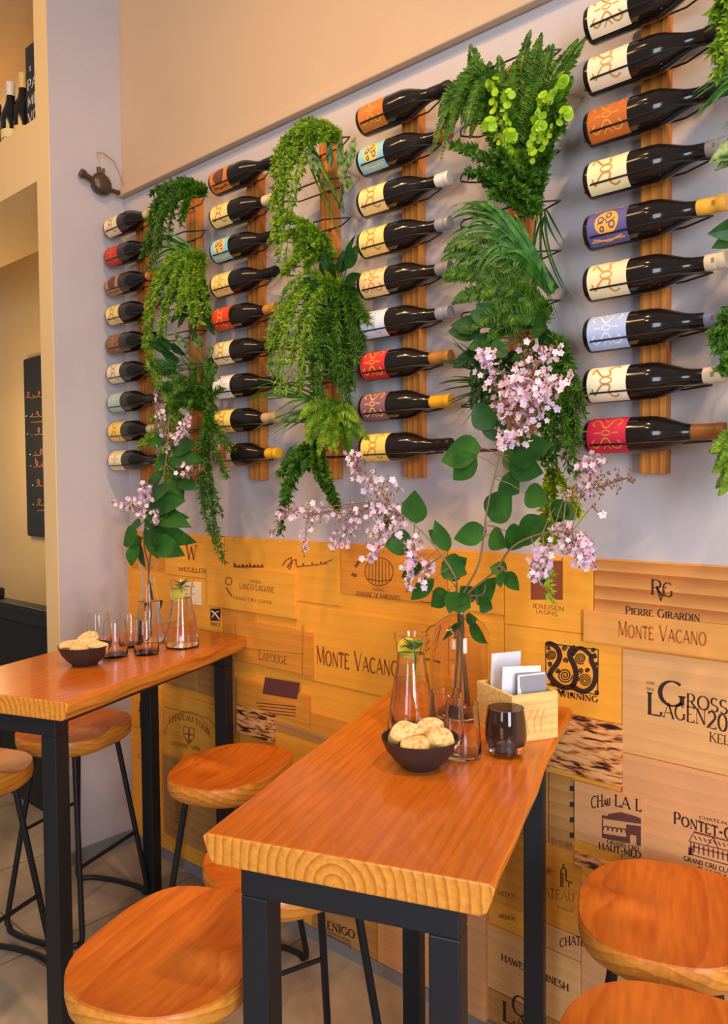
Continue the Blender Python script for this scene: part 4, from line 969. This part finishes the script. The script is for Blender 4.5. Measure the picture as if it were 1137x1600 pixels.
def jit(r_, s_): return Vector((r_.uniform(-s_, s_), r_.uniform(-s_, s_), r_.uniform(-s_, s_)))
OUT = Vector((0, -1, 0))
def kite(mb, p, d, nrm, ln, wd_):
    d = d.normalized(); s_ = d.cross(nrm); s_ = s_.normalized() if s_.length > 1e-5 else d.orthogonal().normalized()
    q = p+d*ln*.45; o = len(mb.v); up = s_.cross(d)*ln*.08
    mb.v += [tuple(p), tuple(q-s_*wd_*.5+up), tuple(p+d*ln), tuple(q+s_*wd_*.5+up)]; mb.f += [(o, o+1, o+2), (o, o+2, o+3)]
def fern_frond(mb, st, pts, rr, ln=.03, wd_=.009, per=2.2):
    n = len(pts); N = (n-1)*4
    st.tube(pts, [.0014*(1-.8*i/(n-1)) for i in range(n)], 5)
    for i in range(2, N+1):
        t = i/N; f_ = t*(n-1); k = min(int(f_), n-2); p = pts[k].lerp(pts[k+1], f_-k); d = (pts[k+1]-pts[k]).normalized()
        side = d.cross(OUT+jit(rr, .25)); side = side.normalized() if side.length > 1e-4 else d.orthogonal()
        l_ = ln*(math.sin(PI*min(1, .12+t*.86))**.7)*rr.uniform(.85, 1.1)
        for s_ in (-1, 1): kite(mb, p, side*s_+d*.45+OUT*rr.uniform(-.1, .25), OUT+jit(rr, .3), l_, wd_*rr.uniform(.8, 1.15))
def vine(mb, st, pts, rr, ln=.022, wd_=.006, dens=5):
    n = len(pts); ln *= .82; wd_ *= .8; dens += 3; st.tube(pts, .0011, 5)
    for i in range((n-1)*dens):
        f_ = (i+.5)/dens; k = min(int(f_), n-2); p = pts[k].lerp(pts[k+1], f_-k); d = (pts[k+1]-pts[k]).normalized()
        for _ in range(2): kite(mb, p, d*.7+jit(rr, .9)+OUT*.2, OUT+jit(rr, .6), ln*rr.uniform(.7, 1.25), wd_*rr.uniform(.8, 1.2))
def blade(mb, pts, wd_, rr):
    n = len(pts); ph = jit(rr, .5)
    mb.strip(pts, [wd_*(1-(i/(n-1))**2.2)*(.6+.4*min(1, i/3))+.0004 for i in range(n)], lambda i, t: (t.cross(OUT+ph)).normalized() if t.cross(OUT+ph).length > 1e-6 else Vector((1, 0, 0)))
def disc(mb, p, nrm, r_):
    nrm = nrm.normalized(); a_ = nrm.orthogonal().normalized(); b0 = nrm.cross(a_); o = len(mb.v); n = 10
    mb.v.append(tuple(p-nrm*r_*.15))
    for k in range(n): mb.v.append(tuple(p+(a_*math.cos(2*PI*k/n)+b0*math.sin(2*PI*k/n))*r_))
    for k in range(n): mb.f.append((o, o+1+k, o+1+(k+1) % n))
def spray(kind, name, label, base, tips, m, n=1, jx=14, up=40, seed=0, ln=.03, wd_=.009, group='artificial greenery on the racks', part='leaves', dens=5):
    """base and tips are (photo x, photo y, distance from the wall plane)"""
    rr = random.Random(seed*13+5); b0 = P(*base) if len(base) == 3 else Vector((PXS['d'], base[1], base[0])); mb = MB(); st = MB()
    for tp in tips:
        for k in range(n):
            if len(tp) == 2: tp = (tp[0], tp[1], Y3)
            e = P(tp[0]+rr.uniform(-jx, jx), tp[1]+rr.uniform(-jx, jx), tp[2]+rr.uniform(-.03, .02)); e.y = min(e.y, -.02)
            bb = b0+jit(rr, .012); bb.y = min(bb.y, -.035); L0 = (e-bb).length
            u = tp[3] if len(tp) > 3 else up
            bl_ = Vector((rr.uniform(-.02, .02), -L0*rr.uniform(.10, .28), u/620*rr.uniform(.7, 1.3)))
            pts = path(bb, e, bl_)
            if kind == 'fern': fern_frond(mb, st, pts, rr, ln, wd_)
            elif kind == 'vine': vine(mb, st, pts, rr, ln, wd_, dens)
            elif kind == 'grass': blade(mb, pts, wd_, rr)
            elif kind == 'round':
                st.tube(pts, .0012, 5)
                for i in range(5, len(pts)-1):
                    for _ in range(2): disc(mb, pts[i]+jit(rr, .008)+OUT*.004, OUT*1.2+jit(rr, .9), ln*rr.uniform(.4, .65))
                for _ in range(13):
                    v = (jit(rr, 1)+OUT*.5).normalized(); disc(mb, pts[-1]+v*rr.uniform(.008, .017), v+OUT*.6, ln*rr.uniform(.55, .8))
            elif kind == 'broad':
                st.tube(pts[:8], .0016, 5); d = pts[8]-pts[7]
                leaf(mb, pts[7], d, OUT+jit(rr, .4), (pts[-1]-pts[7]).length*1.05, wd_, 7, .15, .10)
    for v_i, v_ in enumerate(mb.v):
        if v_[1] > .008: mb.v[v_i] = (v_[0], .008, v_[2])
    root = empty(name, b0, label, 'plant', group)
    obj(part, mb, m, root, off=b0, smooth=False, fix=False)
    if st.v: obj('stem', st, M_STEMG, root, off=b0)
    return root
Y1, Y2, Y3 = -.05, -.10, -.16
# rack c: big fern tower at centre right
spray('fern', 'fern_spray', 'tall upright fern at the very top of the centre-right green rack', (815, 300, -.08), [(742, 84, Y2), (790, 96, Y2), (832, 52, Y2), (858, 76, Y2), (905, 74, Y2), (890, 120, Y2), (770, 110, Y2)], G_FERN, 3, 14, 20, 1, .034, .0105)
spray('fern', 'drooping_fern', 'fern drooping left over the top third-column bottles', (775, 130, -.09), [(697, 190, Y3, 60), (682, 235, Y3, 80), (715, 200, Y3, 60), (735, 215, Y3, 50), (752, 160, Y2, 30)], G_FERN, 3, 12, 50, 2, .026, .009)
spray('round', 'round_leaf_spray', 'chartreuse round-leaf spray glowing in the fern tower', (825, 300, -.10), [(772, 130, Y3), (795, 148, Y3), (768, 195, Y3), (800, 210, Y3), (842, 165, Y3), (884, 130, Y3), (882, 188, Y3), (838, 200, Y3)], G_LIME, 1, 8, 12, 3, .015, .02)
spray('vine', 'bushy_sprig', 'bushy small-leaved sprig below the round-leaf spray', (835, 330, -.09), [(720, 225, Y3), (740, 258, Y3), (770, 245, Y3), (790, 280, Y3), (860, 250, Y2), (880, 160, Y2), (820, 250, Y3), (775, 300, Y3), (870, 210, Y2)], G_FERN, 2, 14, 20, 4, .024, .012)
spray('grass', 'grass_spray', 'arching grass spray sweeping left on the centre-right green rack', (862, 452, -.07), [(706, 340, Y3, 90), (720, 365, Y3, 90), (698, 392, Y3, 95), (735, 330, Y3, 70), (760, 400, Y3, 80), (700, 440, Y3, 100), (745, 420, Y3, 90), (800, 335, Y2, 30)], G_GRASS, 6, 14, 60, 5, .03, .011)
spray('grass', 'reed_sprig', 'thin dark reeds pointing down right beside the fern tower', (848, 330, -.06), [(893, 470, Y1, -10), (880, 385, Y1, 0), (870, 500, Y1, 0), (858, 540, Y1, 0)], G_DARK, 2, 4, 0, 6, .03, .006)
spray('fern', 'arching_fern', 'fern arching left in the middle of the centre-right green rack', (858, 500, -.08), [(695, 430, Y3, 60), (712, 470, Y3, 50), (745, 455, Y3, 60), (730, 505, Y3, 40), (780, 480, Y3, 40), (700, 400, Y3, 80), (755, 520, Y3, 30)], G_FERN, 2, 12, 40, 7, .030, .010)
spray('broad', 'broad_leaf_sprig', 'dark broad leaves just above the tall lilac blossom', (820, 530, -.08), [(712, 510, Y3), (725, 540, Y3), (760, 560, Y3), (850, 505, Y2), (880, 545, Y2), (740, 480, Y3), (830, 560, Y3)], G_DARK, 2, 10, 8, 8, .03, .052)
spray('grass', 'fine_grass_sprig', 'fine dark grass behind the tall lilac, pointing left', (790, 600, -.06), [(690, 560, Y2), (682, 605, Y2), (700, 640, Y2), (715, 530, Y2), (730, 660, Y2), (700, 590, Y2)], G_DARK, 3, 10, 10, 9, .03, .006)
spray('vine', 'trailing_vine', 'long trailing vine hanging right of the tall lilac', (865, 540, -.10), [(905, 690, Y3, 60), (895, 740, Y3, 60), (868, 735, Y3, 50), (912, 640, Y3, 60), (880, 700, Y3, 50), (862, 650, Y3, 30), (850, 720, Y3, 30)], G_FERN, 3, 10, 50, 10, .026, .006)
spray('vine', 'yellow_tendril', 'yellow-green tendril hanging down to the rust emblem board', (862, 735, -.12), [(862, 935, Y3, 0), (858, 900, Y3, 0), (872, 850, Y3, 10), (905, 800, Y3, 20)], G_YEL, 1, 4, 0, 11, .024, .010)
# rack b: middle
spray('vine', 'cascading_vine', 'bright vine cascading left from the top of the middle green rack', (530, 218, -.09), [(440, 232, Y3, 40), (425, 320, Y3, 120), (432, 372, Y3, 150), (450, 260, Y3, 60), (425, 270, Y3, 90), (470, 215, Y3, 40), (440, 410, Y3, 160), (500, 215, Y3, 20)], G_BRIGHT, 3, 9, 60, 20, .026, .010)
spray('broad', 'variegated_leaf_sprig', 'variegated pale-veined leaves at the top of the middle green rack', (535, 330, -.07), [(534, 212, Y2), (562, 218, Y2), (480, 236, Y3), (505, 275, Y3), (545, 250, Y2), (515, 215, Y2), (552, 285, Y2)], G_VAR, 1, 5, 10, 21, .03, .040)
spray('grass', 'drooping_grass', 'narrow blades arching down through the top of the middle green rack', (480, 240, -.09), [(535, 330, Y2, 60), (528, 300, Y2, 60), (540, 380, Y2, 60), (520, 350, Y2, 60)], G_FERN, 2, 8, 40, 22, .03, .008)
spray('vine', 'curly_sprig', 'curly bright sprig in the upper middle green rack', (520, 400, -.08), [(430, 380, Y3, 50), (445, 420, Y3, 40), (470, 350, Y3, 40), (478, 410, Y3, 20), (500, 380, Y3, 20), (455, 390, Y3, 40), (430, 350, Y3, 60)], G_BRIGHT, 3, 12, 30, 23, .022, .011)
spray('broad', 'dark_leaf_sprig', 'dark bluish leaf cluster halfway down the middle green rack', (530, 470, -.07), [(475, 430, Y3), (500, 400, Y3), (565, 380, Y2), (568, 430, Y2), (545, 390, Y2), (480, 465, Y3), (520, 420, Y3), (560, 455, Y2)], G_DARK, 2, 10, 10, 24, .03, .036)
spray('vine', 'willow_strands', 'willow-like strands arching left in the middle green rack', (535, 450, -.09), [(430, 520, Y3, 80), (425, 580, Y3, 130), (440, 620, Y3, 140), (455, 560, Y3, 80), (480, 540, Y3, 60), (420, 545, Y3, 100), (470, 610, Y3, 90)], G_BRIGHT, 3, 9, 60, 25, .026, .008)
spray('vine', 'hanging_strands', 'dark green strands hanging at the right of the middle green rack', (545, 450, -.07), [(565, 560, Y2, 20), (550, 600, Y2, 20), (570, 500, Y2, 30), (540, 640, Y2, 10), (560, 530, Y2, 20), (530, 560, Y2, 10)], G_FERN, 3, 8, 20, 26, .028, .006)
spray('grass', 'grass_tuft', 'grass tuft spreading left low on the middle green rack', (525, 640, -.07), [(385, 630, Y3, 40), (400, 600, Y3, 40), (430, 650, Y3, 40), (410, 680, Y3, 20), (470, 590, Y3, 20), (440, 670, Y2, 20)], G_GRASS, 4, 12, 30, 27, .03, .007)
spray('fern', 'bright_fern', 'bright fern near the bottom of the middle green rack', (530, 640, -.09), [(480, 690, Y3, 20), (500, 715, Y3, 20), (560, 660, Y2, 20), (470, 665, Y3, 30), (520, 700, Y3, 10), (570, 690, Y2, 20), (545, 720, Y2, 10)], G_BRIGHT, 2, 8, 15, 28, .024, .010)
spray('vine', 'bottom_tendrils', 'leafy tendrils trailing below the middle green rack', (500, 690, -.10), [(450, 780, Y3, 20), (445, 828, Y3, 20), (510, 760, Y3, 10), (525, 790, Y3, 10), (460, 740, Y3, 20), (495, 745, Y3, 10), (440, 735, Y3, 20)], G_FERN, 2, 8, 10, 29, .026, .012)
# rack a: left
spray('vine', 'cascading_vine', 'green vine cascading from the top of the left green rack', (320, 300, -.09), [(235, 340, Y3, 60), (225, 400, Y3, 120), (245, 310, Y3, 30), (262, 330, Y3, 50), (285, 300, Y3, 20), (255, 380, Y3, 80), (280, 345, Y3, 40), (240, 430, Y3, 130)], G_FERN, 3, 9, 40, 40, .026, .010)
spray('grass', 'grass_spray', 'dark grass spray in the upper left green rack', (318, 410, -.08), [(228, 395, Y3, 40), (240, 375, Y3, 40), (235, 420, Y3, 50), (260, 385, Y3, 30), (270, 425, Y3, 30), (245, 440, Y3, 50)], G_GRASS, 5, 10, 30, 41, .03, .008)
spray('vine', 'willow_strands', 'bright willow-like strands in the left green rack', (318, 400, -.09), [(240, 470, Y3, 60), (232, 500, Y3, 80), (255, 520, Y3, 80), (275, 490, Y3, 50), (300, 470, Y3, 30), (310, 510, Y3, 20), (265, 455, Y3, 40), (225, 540, Y3, 100), (325, 500, Y2, 20)], G_BRIGHT, 3, 9, 40, 42, .026, .009)
spray('broad', 'variegated_leaf_sprig', 'variegated pale-veined leaves halfway down the left green rack', (325, 575, -.08), [(270, 522, Y3), (300, 520, Y3), (318, 525, Y2), (340, 545, Y2), (285, 545, Y3)], G_VAR, 1, 5, 10, 43, .03, .034)
spray('broad', 'dark_leaf_sprig', 'dark broad leaf cluster in the left green rack', (310, 580, -.08), [(240, 530, Y3), (252, 555, Y3), (270, 540, Y3), (235, 575, Y3), (262, 580, Y3)], G_DARK, 2, 8, 10, 44, .03, .042)
spray('fern', 'arching_fern', 'fern arching left low on the left green rack', (325, 610, -.08), [(235, 585, Y3, 30), (245, 615, Y3, 30), (270, 625, Y3, 20), (300, 640, Y3, 10), (340, 570, Y2, 20), (255, 650, Y3, 20), (335, 635, Y2, 0)], G_FERN, 2, 9, 20, 45, .024, .009)
spray('vine', 'trailing_vine', 'long vine trailing below the left green rack to the boards', (330, 640, -.10), [(325, 790, Y3, 20), (345, 800, Y3, 30), (338, 845, Y3, 20), (352, 740, Y3, 30), (318, 740, Y3, 10), (345, 872, Y3, 10), (360, 700, Y3, 30)], G_FERN, 2, 6, 20, 46, .024, .008)
spray('vine', 'leafy_sprig', 'short leafy sprig over the lower left bottles', (290, 660, -.12), [(225, 700, Y3, 20), (250, 740, Y3, 10), (240, 650, Y3, 20), (265, 770, Y3, 0), (230, 520, Y3, 10)], G_BRIGHT, 2, 8, 10, 47, .026, .010)
spray('vine', 'tangled_sprig', 'tangled fine sprig filling the heart of the middle green rack', (528, 470, -.08), [(490, 500, Y2, 20), (505, 560, Y3, 20), (520, 600, Y2, 10), (500, 620, Y3, 10), (540, 520, Y2, 20), (480, 580, Y3, 30), (535, 580, Y2, 10)], G_FERN, 3, 10, 15, 70, .022, .008)
spray('grass', 'blade_tuft', 'thin blades arching over the lower middle green rack', (545, 600, -.08), [(455, 560, Y3, 50), (470, 530, Y3, 50), (450, 610, Y3, 50), (490, 545, Y3, 40), (560, 520, Y2, 10)], G_FERN, 3, 10, 40, 71, .03, .007)
spray('fern', 'small_fern', 'small fern filling the middle of the left green rack', (322, 470, -.08), [(262, 440, Y3, 20), (250, 480, Y3, 30), (285, 455, Y3, 10), (320, 440, Y2, 10), (300, 530, Y3, 0), (330, 520, Y2, 0), (275, 510, Y3, 10)], G_DARK, 2, 8, 15, 72, .022, .009)
spray('vine', 'fine_sprig', 'fine dark sprig beside the slat of the left green rack', (320, 640, -.08), [(290, 600, Y3, 10), (310, 575, Y2, 10), (275, 640, Y3, 20), (345, 600, Y2, 10), (250, 610, Y3, 30)], G_FERN, 3, 9, 15, 73, .022, .008)
spray('broad', 'dark_leaf_sprig', 'dark leaves at the bottom of the middle green rack by a yellow cap', (490, 690, -.09), [(465, 735, Y3), (452, 715, Y3), (485, 745, Y3), (475, 700, Y3), (505, 735, Y2)], G_DARK, 2, 6, 5, 74, .03, .036)
spray('fern', 'dark_fern', 'dark fern left of the tall lilac leaves', (790, 560, -.08), [(735, 590, Y2, 10), (745, 630, Y2, 10), (760, 665, Y2, 0), (715, 570, Y2, 20), (840, 620, Y2, 0), (850, 580, Y2, 10)], G_DARK, 2, 10, 10, 75, .028, .010)
# rack d: right edge
spray('vine', 'bright_sprig', 'bright curly sprig at the top right edge of the photo', (2.50, -.08), [(1120, 30, Y3), (1125, 80, Y3), (1135, 10, Y3), (1130, 110, Y3), (1150, 60, Y3), (1160, 20, Y3), (1190, 60, Y3), (1220, 20, Y3), (1180, 130, Y3)], G_BRIGHT, 3, 10, 20, 60, .028, .012)
spray('grass', 'grass_spray', 'grass spray entering at the upper right edge', (2.26, -.08), [(1085, 150, Y3, 30), (1090, 190, Y3, 40), (1110, 130, Y3, 30), (1100, 170, Y3, 30), (1130, 210, Y3, 30), (1160, 160, Y3, 30), (1190, 200, Y3, 30), (1240, 150, Y3, 30)], G_GRASS, 4, 8, 30, 61, .03, .009)
spray('broad', 'variegated_leaf_sprig', 'variegated leaf at the right edge beside a grey-necked bottle', (2.16, -.08), [(1112, 252, Y3), (1120, 270, Y3), (1180, 250, Y3), (1210, 300, Y3)], G_VAR, 1, 4, 0, 62, .03, .05)
spray('broad', 'dark_leaf_sprig', 'single dark pointed leaf at the right edge under a yellow neck', (1.98, -.08), [(1106, 362, Y3), (1112, 385, Y3), (1180, 400, Y3), (1230, 390, Y3), (1200, 440, Y3)], G_DARK, 1, 3, 0, 63, .03, .05)
spray('vine', 'leafy_sprig', 'green leafy sprig at the right edge beside the blue-necked bottle', (1.88, -.08), [(1117, 515, Y3), (1122, 540, Y3), (1130, 580, Y3), (1140, 500, Y3), (1170, 540, Y3), (1200, 600, Y3), (1230, 520, Y3), (1180, 640, Y3)], G_FERN, 4, 8, 10, 64, .026, .011)
spray('fern', 'bright_fern', 'bright fern at the right edge under the crimson bottle', (1.63, -.08), [(1108, 705, Y3), (1115, 730, Y3), (1128, 765, Y3), (1135, 720, Y3), (1160, 740, Y3), (1190, 790, Y3), (1230, 720, Y3)], G_BRIGHT, 3, 8, 10, 65, .030, .012)

# ------------------------------------------------------------------ lilac branches
def petals(mb, p, rr, s_):
    nrm = (OUT*1.2+jit(rr, 1)).normalized(); a_ = nrm.orthogonal().normalized(); b0 = nrm.cross(a_)
    ph = rr.random()*6
    for k in range(5):
        t = ph+2*PI*k/5; d = a_*math.cos(t)+b0*math.sin(t); w = nrm.cross(d); o = len(mb.v)
        mb.v += [tuple(p), tuple(p+d*s_*.6-w*s_*.38+nrm*s_*.1), tuple(p+d*s_+nrm*s_*.2), tuple(p+d*s_*.6+w*s_*.38+nrm*s_*.1)]; mb.f.append((o, o+1, o+2, o+3))
def branch(label, stem_pts, leaves, panicles, seed, group, root_name='lilac_branch'):
    """stem in (photo x, photo y, Y); leaves (x, y, tip x, tip y, width px, Y); panicles (x0, y0, x1, y1, radius px, florets, bud share, Y)"""
    rr = random.Random(seed); pts3 = [p if isinstance(p, Vector) else P(*p) for p in stem_pts]; b0 = pts3[0]
    sp = [Vector(q) for q in bez([tuple(p) for p in pts3], 12)]
    root = empty(root_name, b0, label, 'flowering branch', group)
    st = MB(); st.tube(sp, [.0036*(1-.65*i/(len(sp)-1)) for i in range(len(sp))], 7); lf = MB(); fl = MB(); fd = MB(); bd = MB()
    for (x0, y0, x1, y1, w, Y) in leaves:
        a_, e = P(x0, y0, Y), P(x1, y1, Y-rr.uniform(-.01, .03)); near = min(sp, key=lambda q: (q-a_).length)
        if (near-a_).length < .16: st.tube([near, (near+a_)*.5+Vector((0, 0, .004)), a_], .0011, 5)
        leaf(lf, a_, e-a_, OUT+jit(rr, .35)+Vector((0, 0, .25)), (e-a_).length, w/620*1.05, 9, .12, .10)
    for (x0, y0, x1, y1, r_, nf, bs, Y) in panicles:
        a_, e = P(x0, y0, Y), P(x1, y1, Y-.02); R_ = r_/620; ax = path(a_, e, (0, 0, -.01), 10); st.tube(ax, .0012, 5)
        near = min(sp, key=lambda q: (q-a_).length); st.tube([near, (near+a_)*.5, a_], .0014, 5)
        for k in range(int(nf*1.3)):
            t = rr.random(); c = a_.lerp(e, t); rad = R_*(.35+.65*math.sin(PI*min(1, .15+t*.8)))*(rr.random()**.5)
            v = jit(rr, 1); v = v.normalized()*rad; p = c+v
            if rr.random() < .35: st.tube([c, p], .0006, 4)
            if rr.random() < bs+.22:
                s_ = rr.uniform(.0024, .0046); bd.lathe([(0, -s_), (s_*.8, 0), (0, s_*1.1)], 6, 'z', tuple(p))
            else: petals(fd if rr.random() < .4 else fl, p, rr, rr.uniform(.0065, .0105))
    obj('stem', st, M_TWIG, root, off=b0)
    if lf.v: obj('leaves', lf, G_LILAC, root, off=b0, fix=False)
    if fl.v: obj('blossoms', fl, M_PINKF, root, off=b0, smooth=False, fix=False)['kind'] = 'stuff'
    if fd.v: tag(obj('deeper_blossoms', fd, M_PINKD, root, off=b0, smooth=False, fix=False), 'deeper lilac blossoms', kind='stuff')
    if bd.v: tag(obj('buds', bd, M_BUD, root, off=b0, fix=False), 'brown buds', kind='stuff')
    return root
GB = 'lilac branches in the jars'
YV = VP.y
mouth = Vector((VP.x, VP.y, H1+.272))
def foot(dx, dy): return Vector((VP.x+dx, VP.y+dy, H1+.022))
branch('tall upright lilac branch with the largest blossom head', [foot(.02, .01), Vector((VP.x+.006, VP.y-.002, H1+.20)), mouth+Vector((.006, -.004, .01)), (748, 880, YV-.02), (760, 800, YV-.03), (776, 730, YV-.04), (795, 660, YV-.05), (812, 600, YV-.05)],
       [(752, 700, 688, 716, 50, -.24), (745, 712, 706, 748, 44, -.25), (770, 670, 742, 628, 40, -.23), (772, 690, 775, 640, 36, -.22), (800, 715, 862, 690, 48, -.24), (795, 722, 850, 735, 42, -.25), (785, 745, 812, 770, 40, -.24),
        (768, 815, 796, 762, 46, -.25), (760, 830, 708, 838, 34, -.25), (808, 838, 860, 812, 44, -.24), (790, 830, 822, 850, 38, -.26), (820, 770, 858, 782, 34, -.25), (765, 835, 792, 852, 32, -.26), (790, 700, 830, 735, 40, -.22)],
       [(800, 680, 850, 590, 40, 150, .30, -.28), (790, 640, 760, 555, 30, 70, .25, -.27), (830, 620, 890, 590, 22, 60, .15, -.28), (815, 640, 830, 545, 40, 130, .55, -.26), (800, 690, 786, 685, 14, 20, .1, -.30), (760, 568, 752, 552, 14, 34, .05, -.29), (850, 560, 872, 540, 14, 30, .5, -.25), (800, 600, 840, 612, 26, 80, .05, -.31)], 11, GB)
branch('lilac branch leaning left with long pale sprays', [foot(-.02, 0), Vector((VP.x-.004, VP.y, H1+.20)), mouth+Vector((-.008, -.002, .01)), (712, 905, YV-.03), (690, 868, YV-.05), (664, 836, YV-.06), (630, 806, YV-.07), (596, 782, YV-.07)],
       [(650, 818, 648, 766, 44, -.27), (700, 850, 670, 826, 24, -.25), (700, 862, 680, 812, 26, -.27), (690, 880, 730, 895, 40, -.25), (695, 900, 728, 870, 40, -.24), (678, 905, 640, 935, 26, -.28), (660, 880, 626, 900, 22, -.28), (645, 845, 600, 850, 40, -.25), (700, 925, 672, 945, 30, -.27), (715, 925, 700, 958, 36, -.28), (620, 800, 600, 830, 34, -.25)],
       [(630, 810, 548, 712, 34, 110, .35, -.28), (600, 800, 440, 800, 26, 120, .45, -.29), (560, 800, 520, 860, 22, 50, .25, -.29), (600, 820, 575, 875, 22, 60, .15, -.28), (650, 840, 640, 895, 22, 60, .15, -.29), (670, 880, 664, 912, 16, 30, .1, -.29), (480, 806, 474, 866, 14, 26, .2, -.29), (560, 740, 548, 712, 14, 28, .1, -.28), (610, 790, 618, 840, 24, 50, .2, -.28), (445, 800, 425, 835, 14, 20, .2, -.29), (640, 905, 636, 925, 10, 10, .1, -.29)], 12, GB)
branch('lilac branch arching right with two drooping sprays', [foot(.01, -.02), Vector((VP.x+.010, VP.y, H1+.20)), mouth+Vector((.010, 0, .01)), (770, 895, YV-.03), (800, 855, YV-.05), (838, 836, YV-.06), (872, 830, YV-.07), (892, 832, YV-.07)],
       [(792, 892, 765, 884, 22, -.26), (790, 894, 812, 922, 24, -.27), (785, 893, 782, 918, 22, -.27), (845, 880, 848, 915, 20, -.28), (880, 780, 868, 820, 30, -.24), (868, 790, 900, 810, 26, -.23)],
       [(878, 832, 915, 870, 28, 110, .15, -.28), (905, 860, 925, 884, 14, 30, .05, -.29), (850, 862, 838, 905, 20, 60, .05, -.29), (885, 770, 985, 745, 22, 110, .75, -.27), (915, 740, 930, 715, 20, 50, .2, -.27), (925, 790, 942, 802, 6, 4, .3, -.27)], 13, GB)
branch('short leafy lilac stem low in the mouth of the jar', [foot(0, .025), Vector((VP.x+.002, VP.y+.004, H1+.20)), mouth+Vector((.0, .006, .01)), (752, 930, YV-.02), (758, 915, YV-.03)],
       [(745, 945, 775, 900, 34, -.24), (740, 940, 720, 915, 30, -.23), (735, 950, 700, 930, 30, -.24), (750, 940, 770, 950, 26, -.23)], [], 14, GB)
branch('lilac leaf sprig bent down inside the jar', [foot(.03, 0), Vector((VP.x+.004, VP.y-.01, H1+.19)), mouth+Vector((.004, -.006, .0))],
       [(733, 975, 762, 1003, 24, YV-.035), (722, 972, 690, 1000, 16, YV-.04), (728, 968, 746, 965, 18, YV-.04)], [], 15, GB)
YL = V2.y
mouth2 = V2+Vector((0, 0, .27))
def foot2(dx, dy): return Vector((V2.x+dx, V2.y+dy, H2+.02))
branch('leafy lilac stem with small blossoms in the far carafe', [foot2(.012, 0), V2+Vector((.002, 0, .2)), mouth2, (225, 850, YL-.02), (228, 800, YL-.03), (230, 765, YL-.03)],
       [(222, 840, 200, 872, 42, YL-.06), (228, 835, 262, 850, 44, YL-.07), (230, 830, 308, 838, 44, YL-.06), (225, 815, 262, 800, 40, YL-.05), (220, 820, 196, 830, 40, YL-.05), (235, 812, 296, 800, 36, YL-.03), (218, 850, 228, 886, 34, YL-.06), (232, 845, 290, 862, 46, YL-.09), (215, 830, 192, 850, 44, YL-.09), (225, 825, 250, 872, 44, YL-.10), (228, 800, 300, 815, 46, YL-.05), (235, 780, 268, 755, 36, YL-.05), (230, 795, 290, 775, 42, YL-.06), (212, 850, 205, 885, 36, YL-.09), (240, 780, 280, 770, 34, YL-.03)],
       [(222, 800, 200, 785, 24, 60, .25, YL-.07), (228, 785, 226, 758, 20, 60, .0, YL-.09), (215, 800, 176, 782, 12, 22, .3, YL-.05), (240, 800, 246, 815, 16, 26, .1, YL-.08)], 21, GB)
branch('taller lilac stem with brownish heads in the far carafe', [foot2(-.012, .01), V2+Vector((-.002, .002, .2)), mouth2+Vector((.004, .003, 0)), (240, 820, YL+.0), (256, 740, YL+.0), (262, 690, YL-.0), (264, 650, YL-.0)],
       [(255, 740, 225, 760, 34, -.26), (262, 725, 300, 735, 40, -.25), (268, 700, 308, 690, 42, -.24), (262, 715, 240, 730, 34, -.25), (275, 745, 310, 760, 36, -.24), (258, 735, 232, 778, 36, -.26), (266, 720, 318, 712, 40, -.25), (262, 690, 232, 690, 34, -.26), (268, 745, 288, 782, 36, -.25)],
       [(262, 700, 248, 640, 34, 80, .5, -.27), (275, 690, 295, 650, 18, 60, .05, -.28), (280, 740, 320, 730, 24, 60, .5, -.27), (250, 650, 240, 610, 14, 22, .3, -.26)], 22, GB)
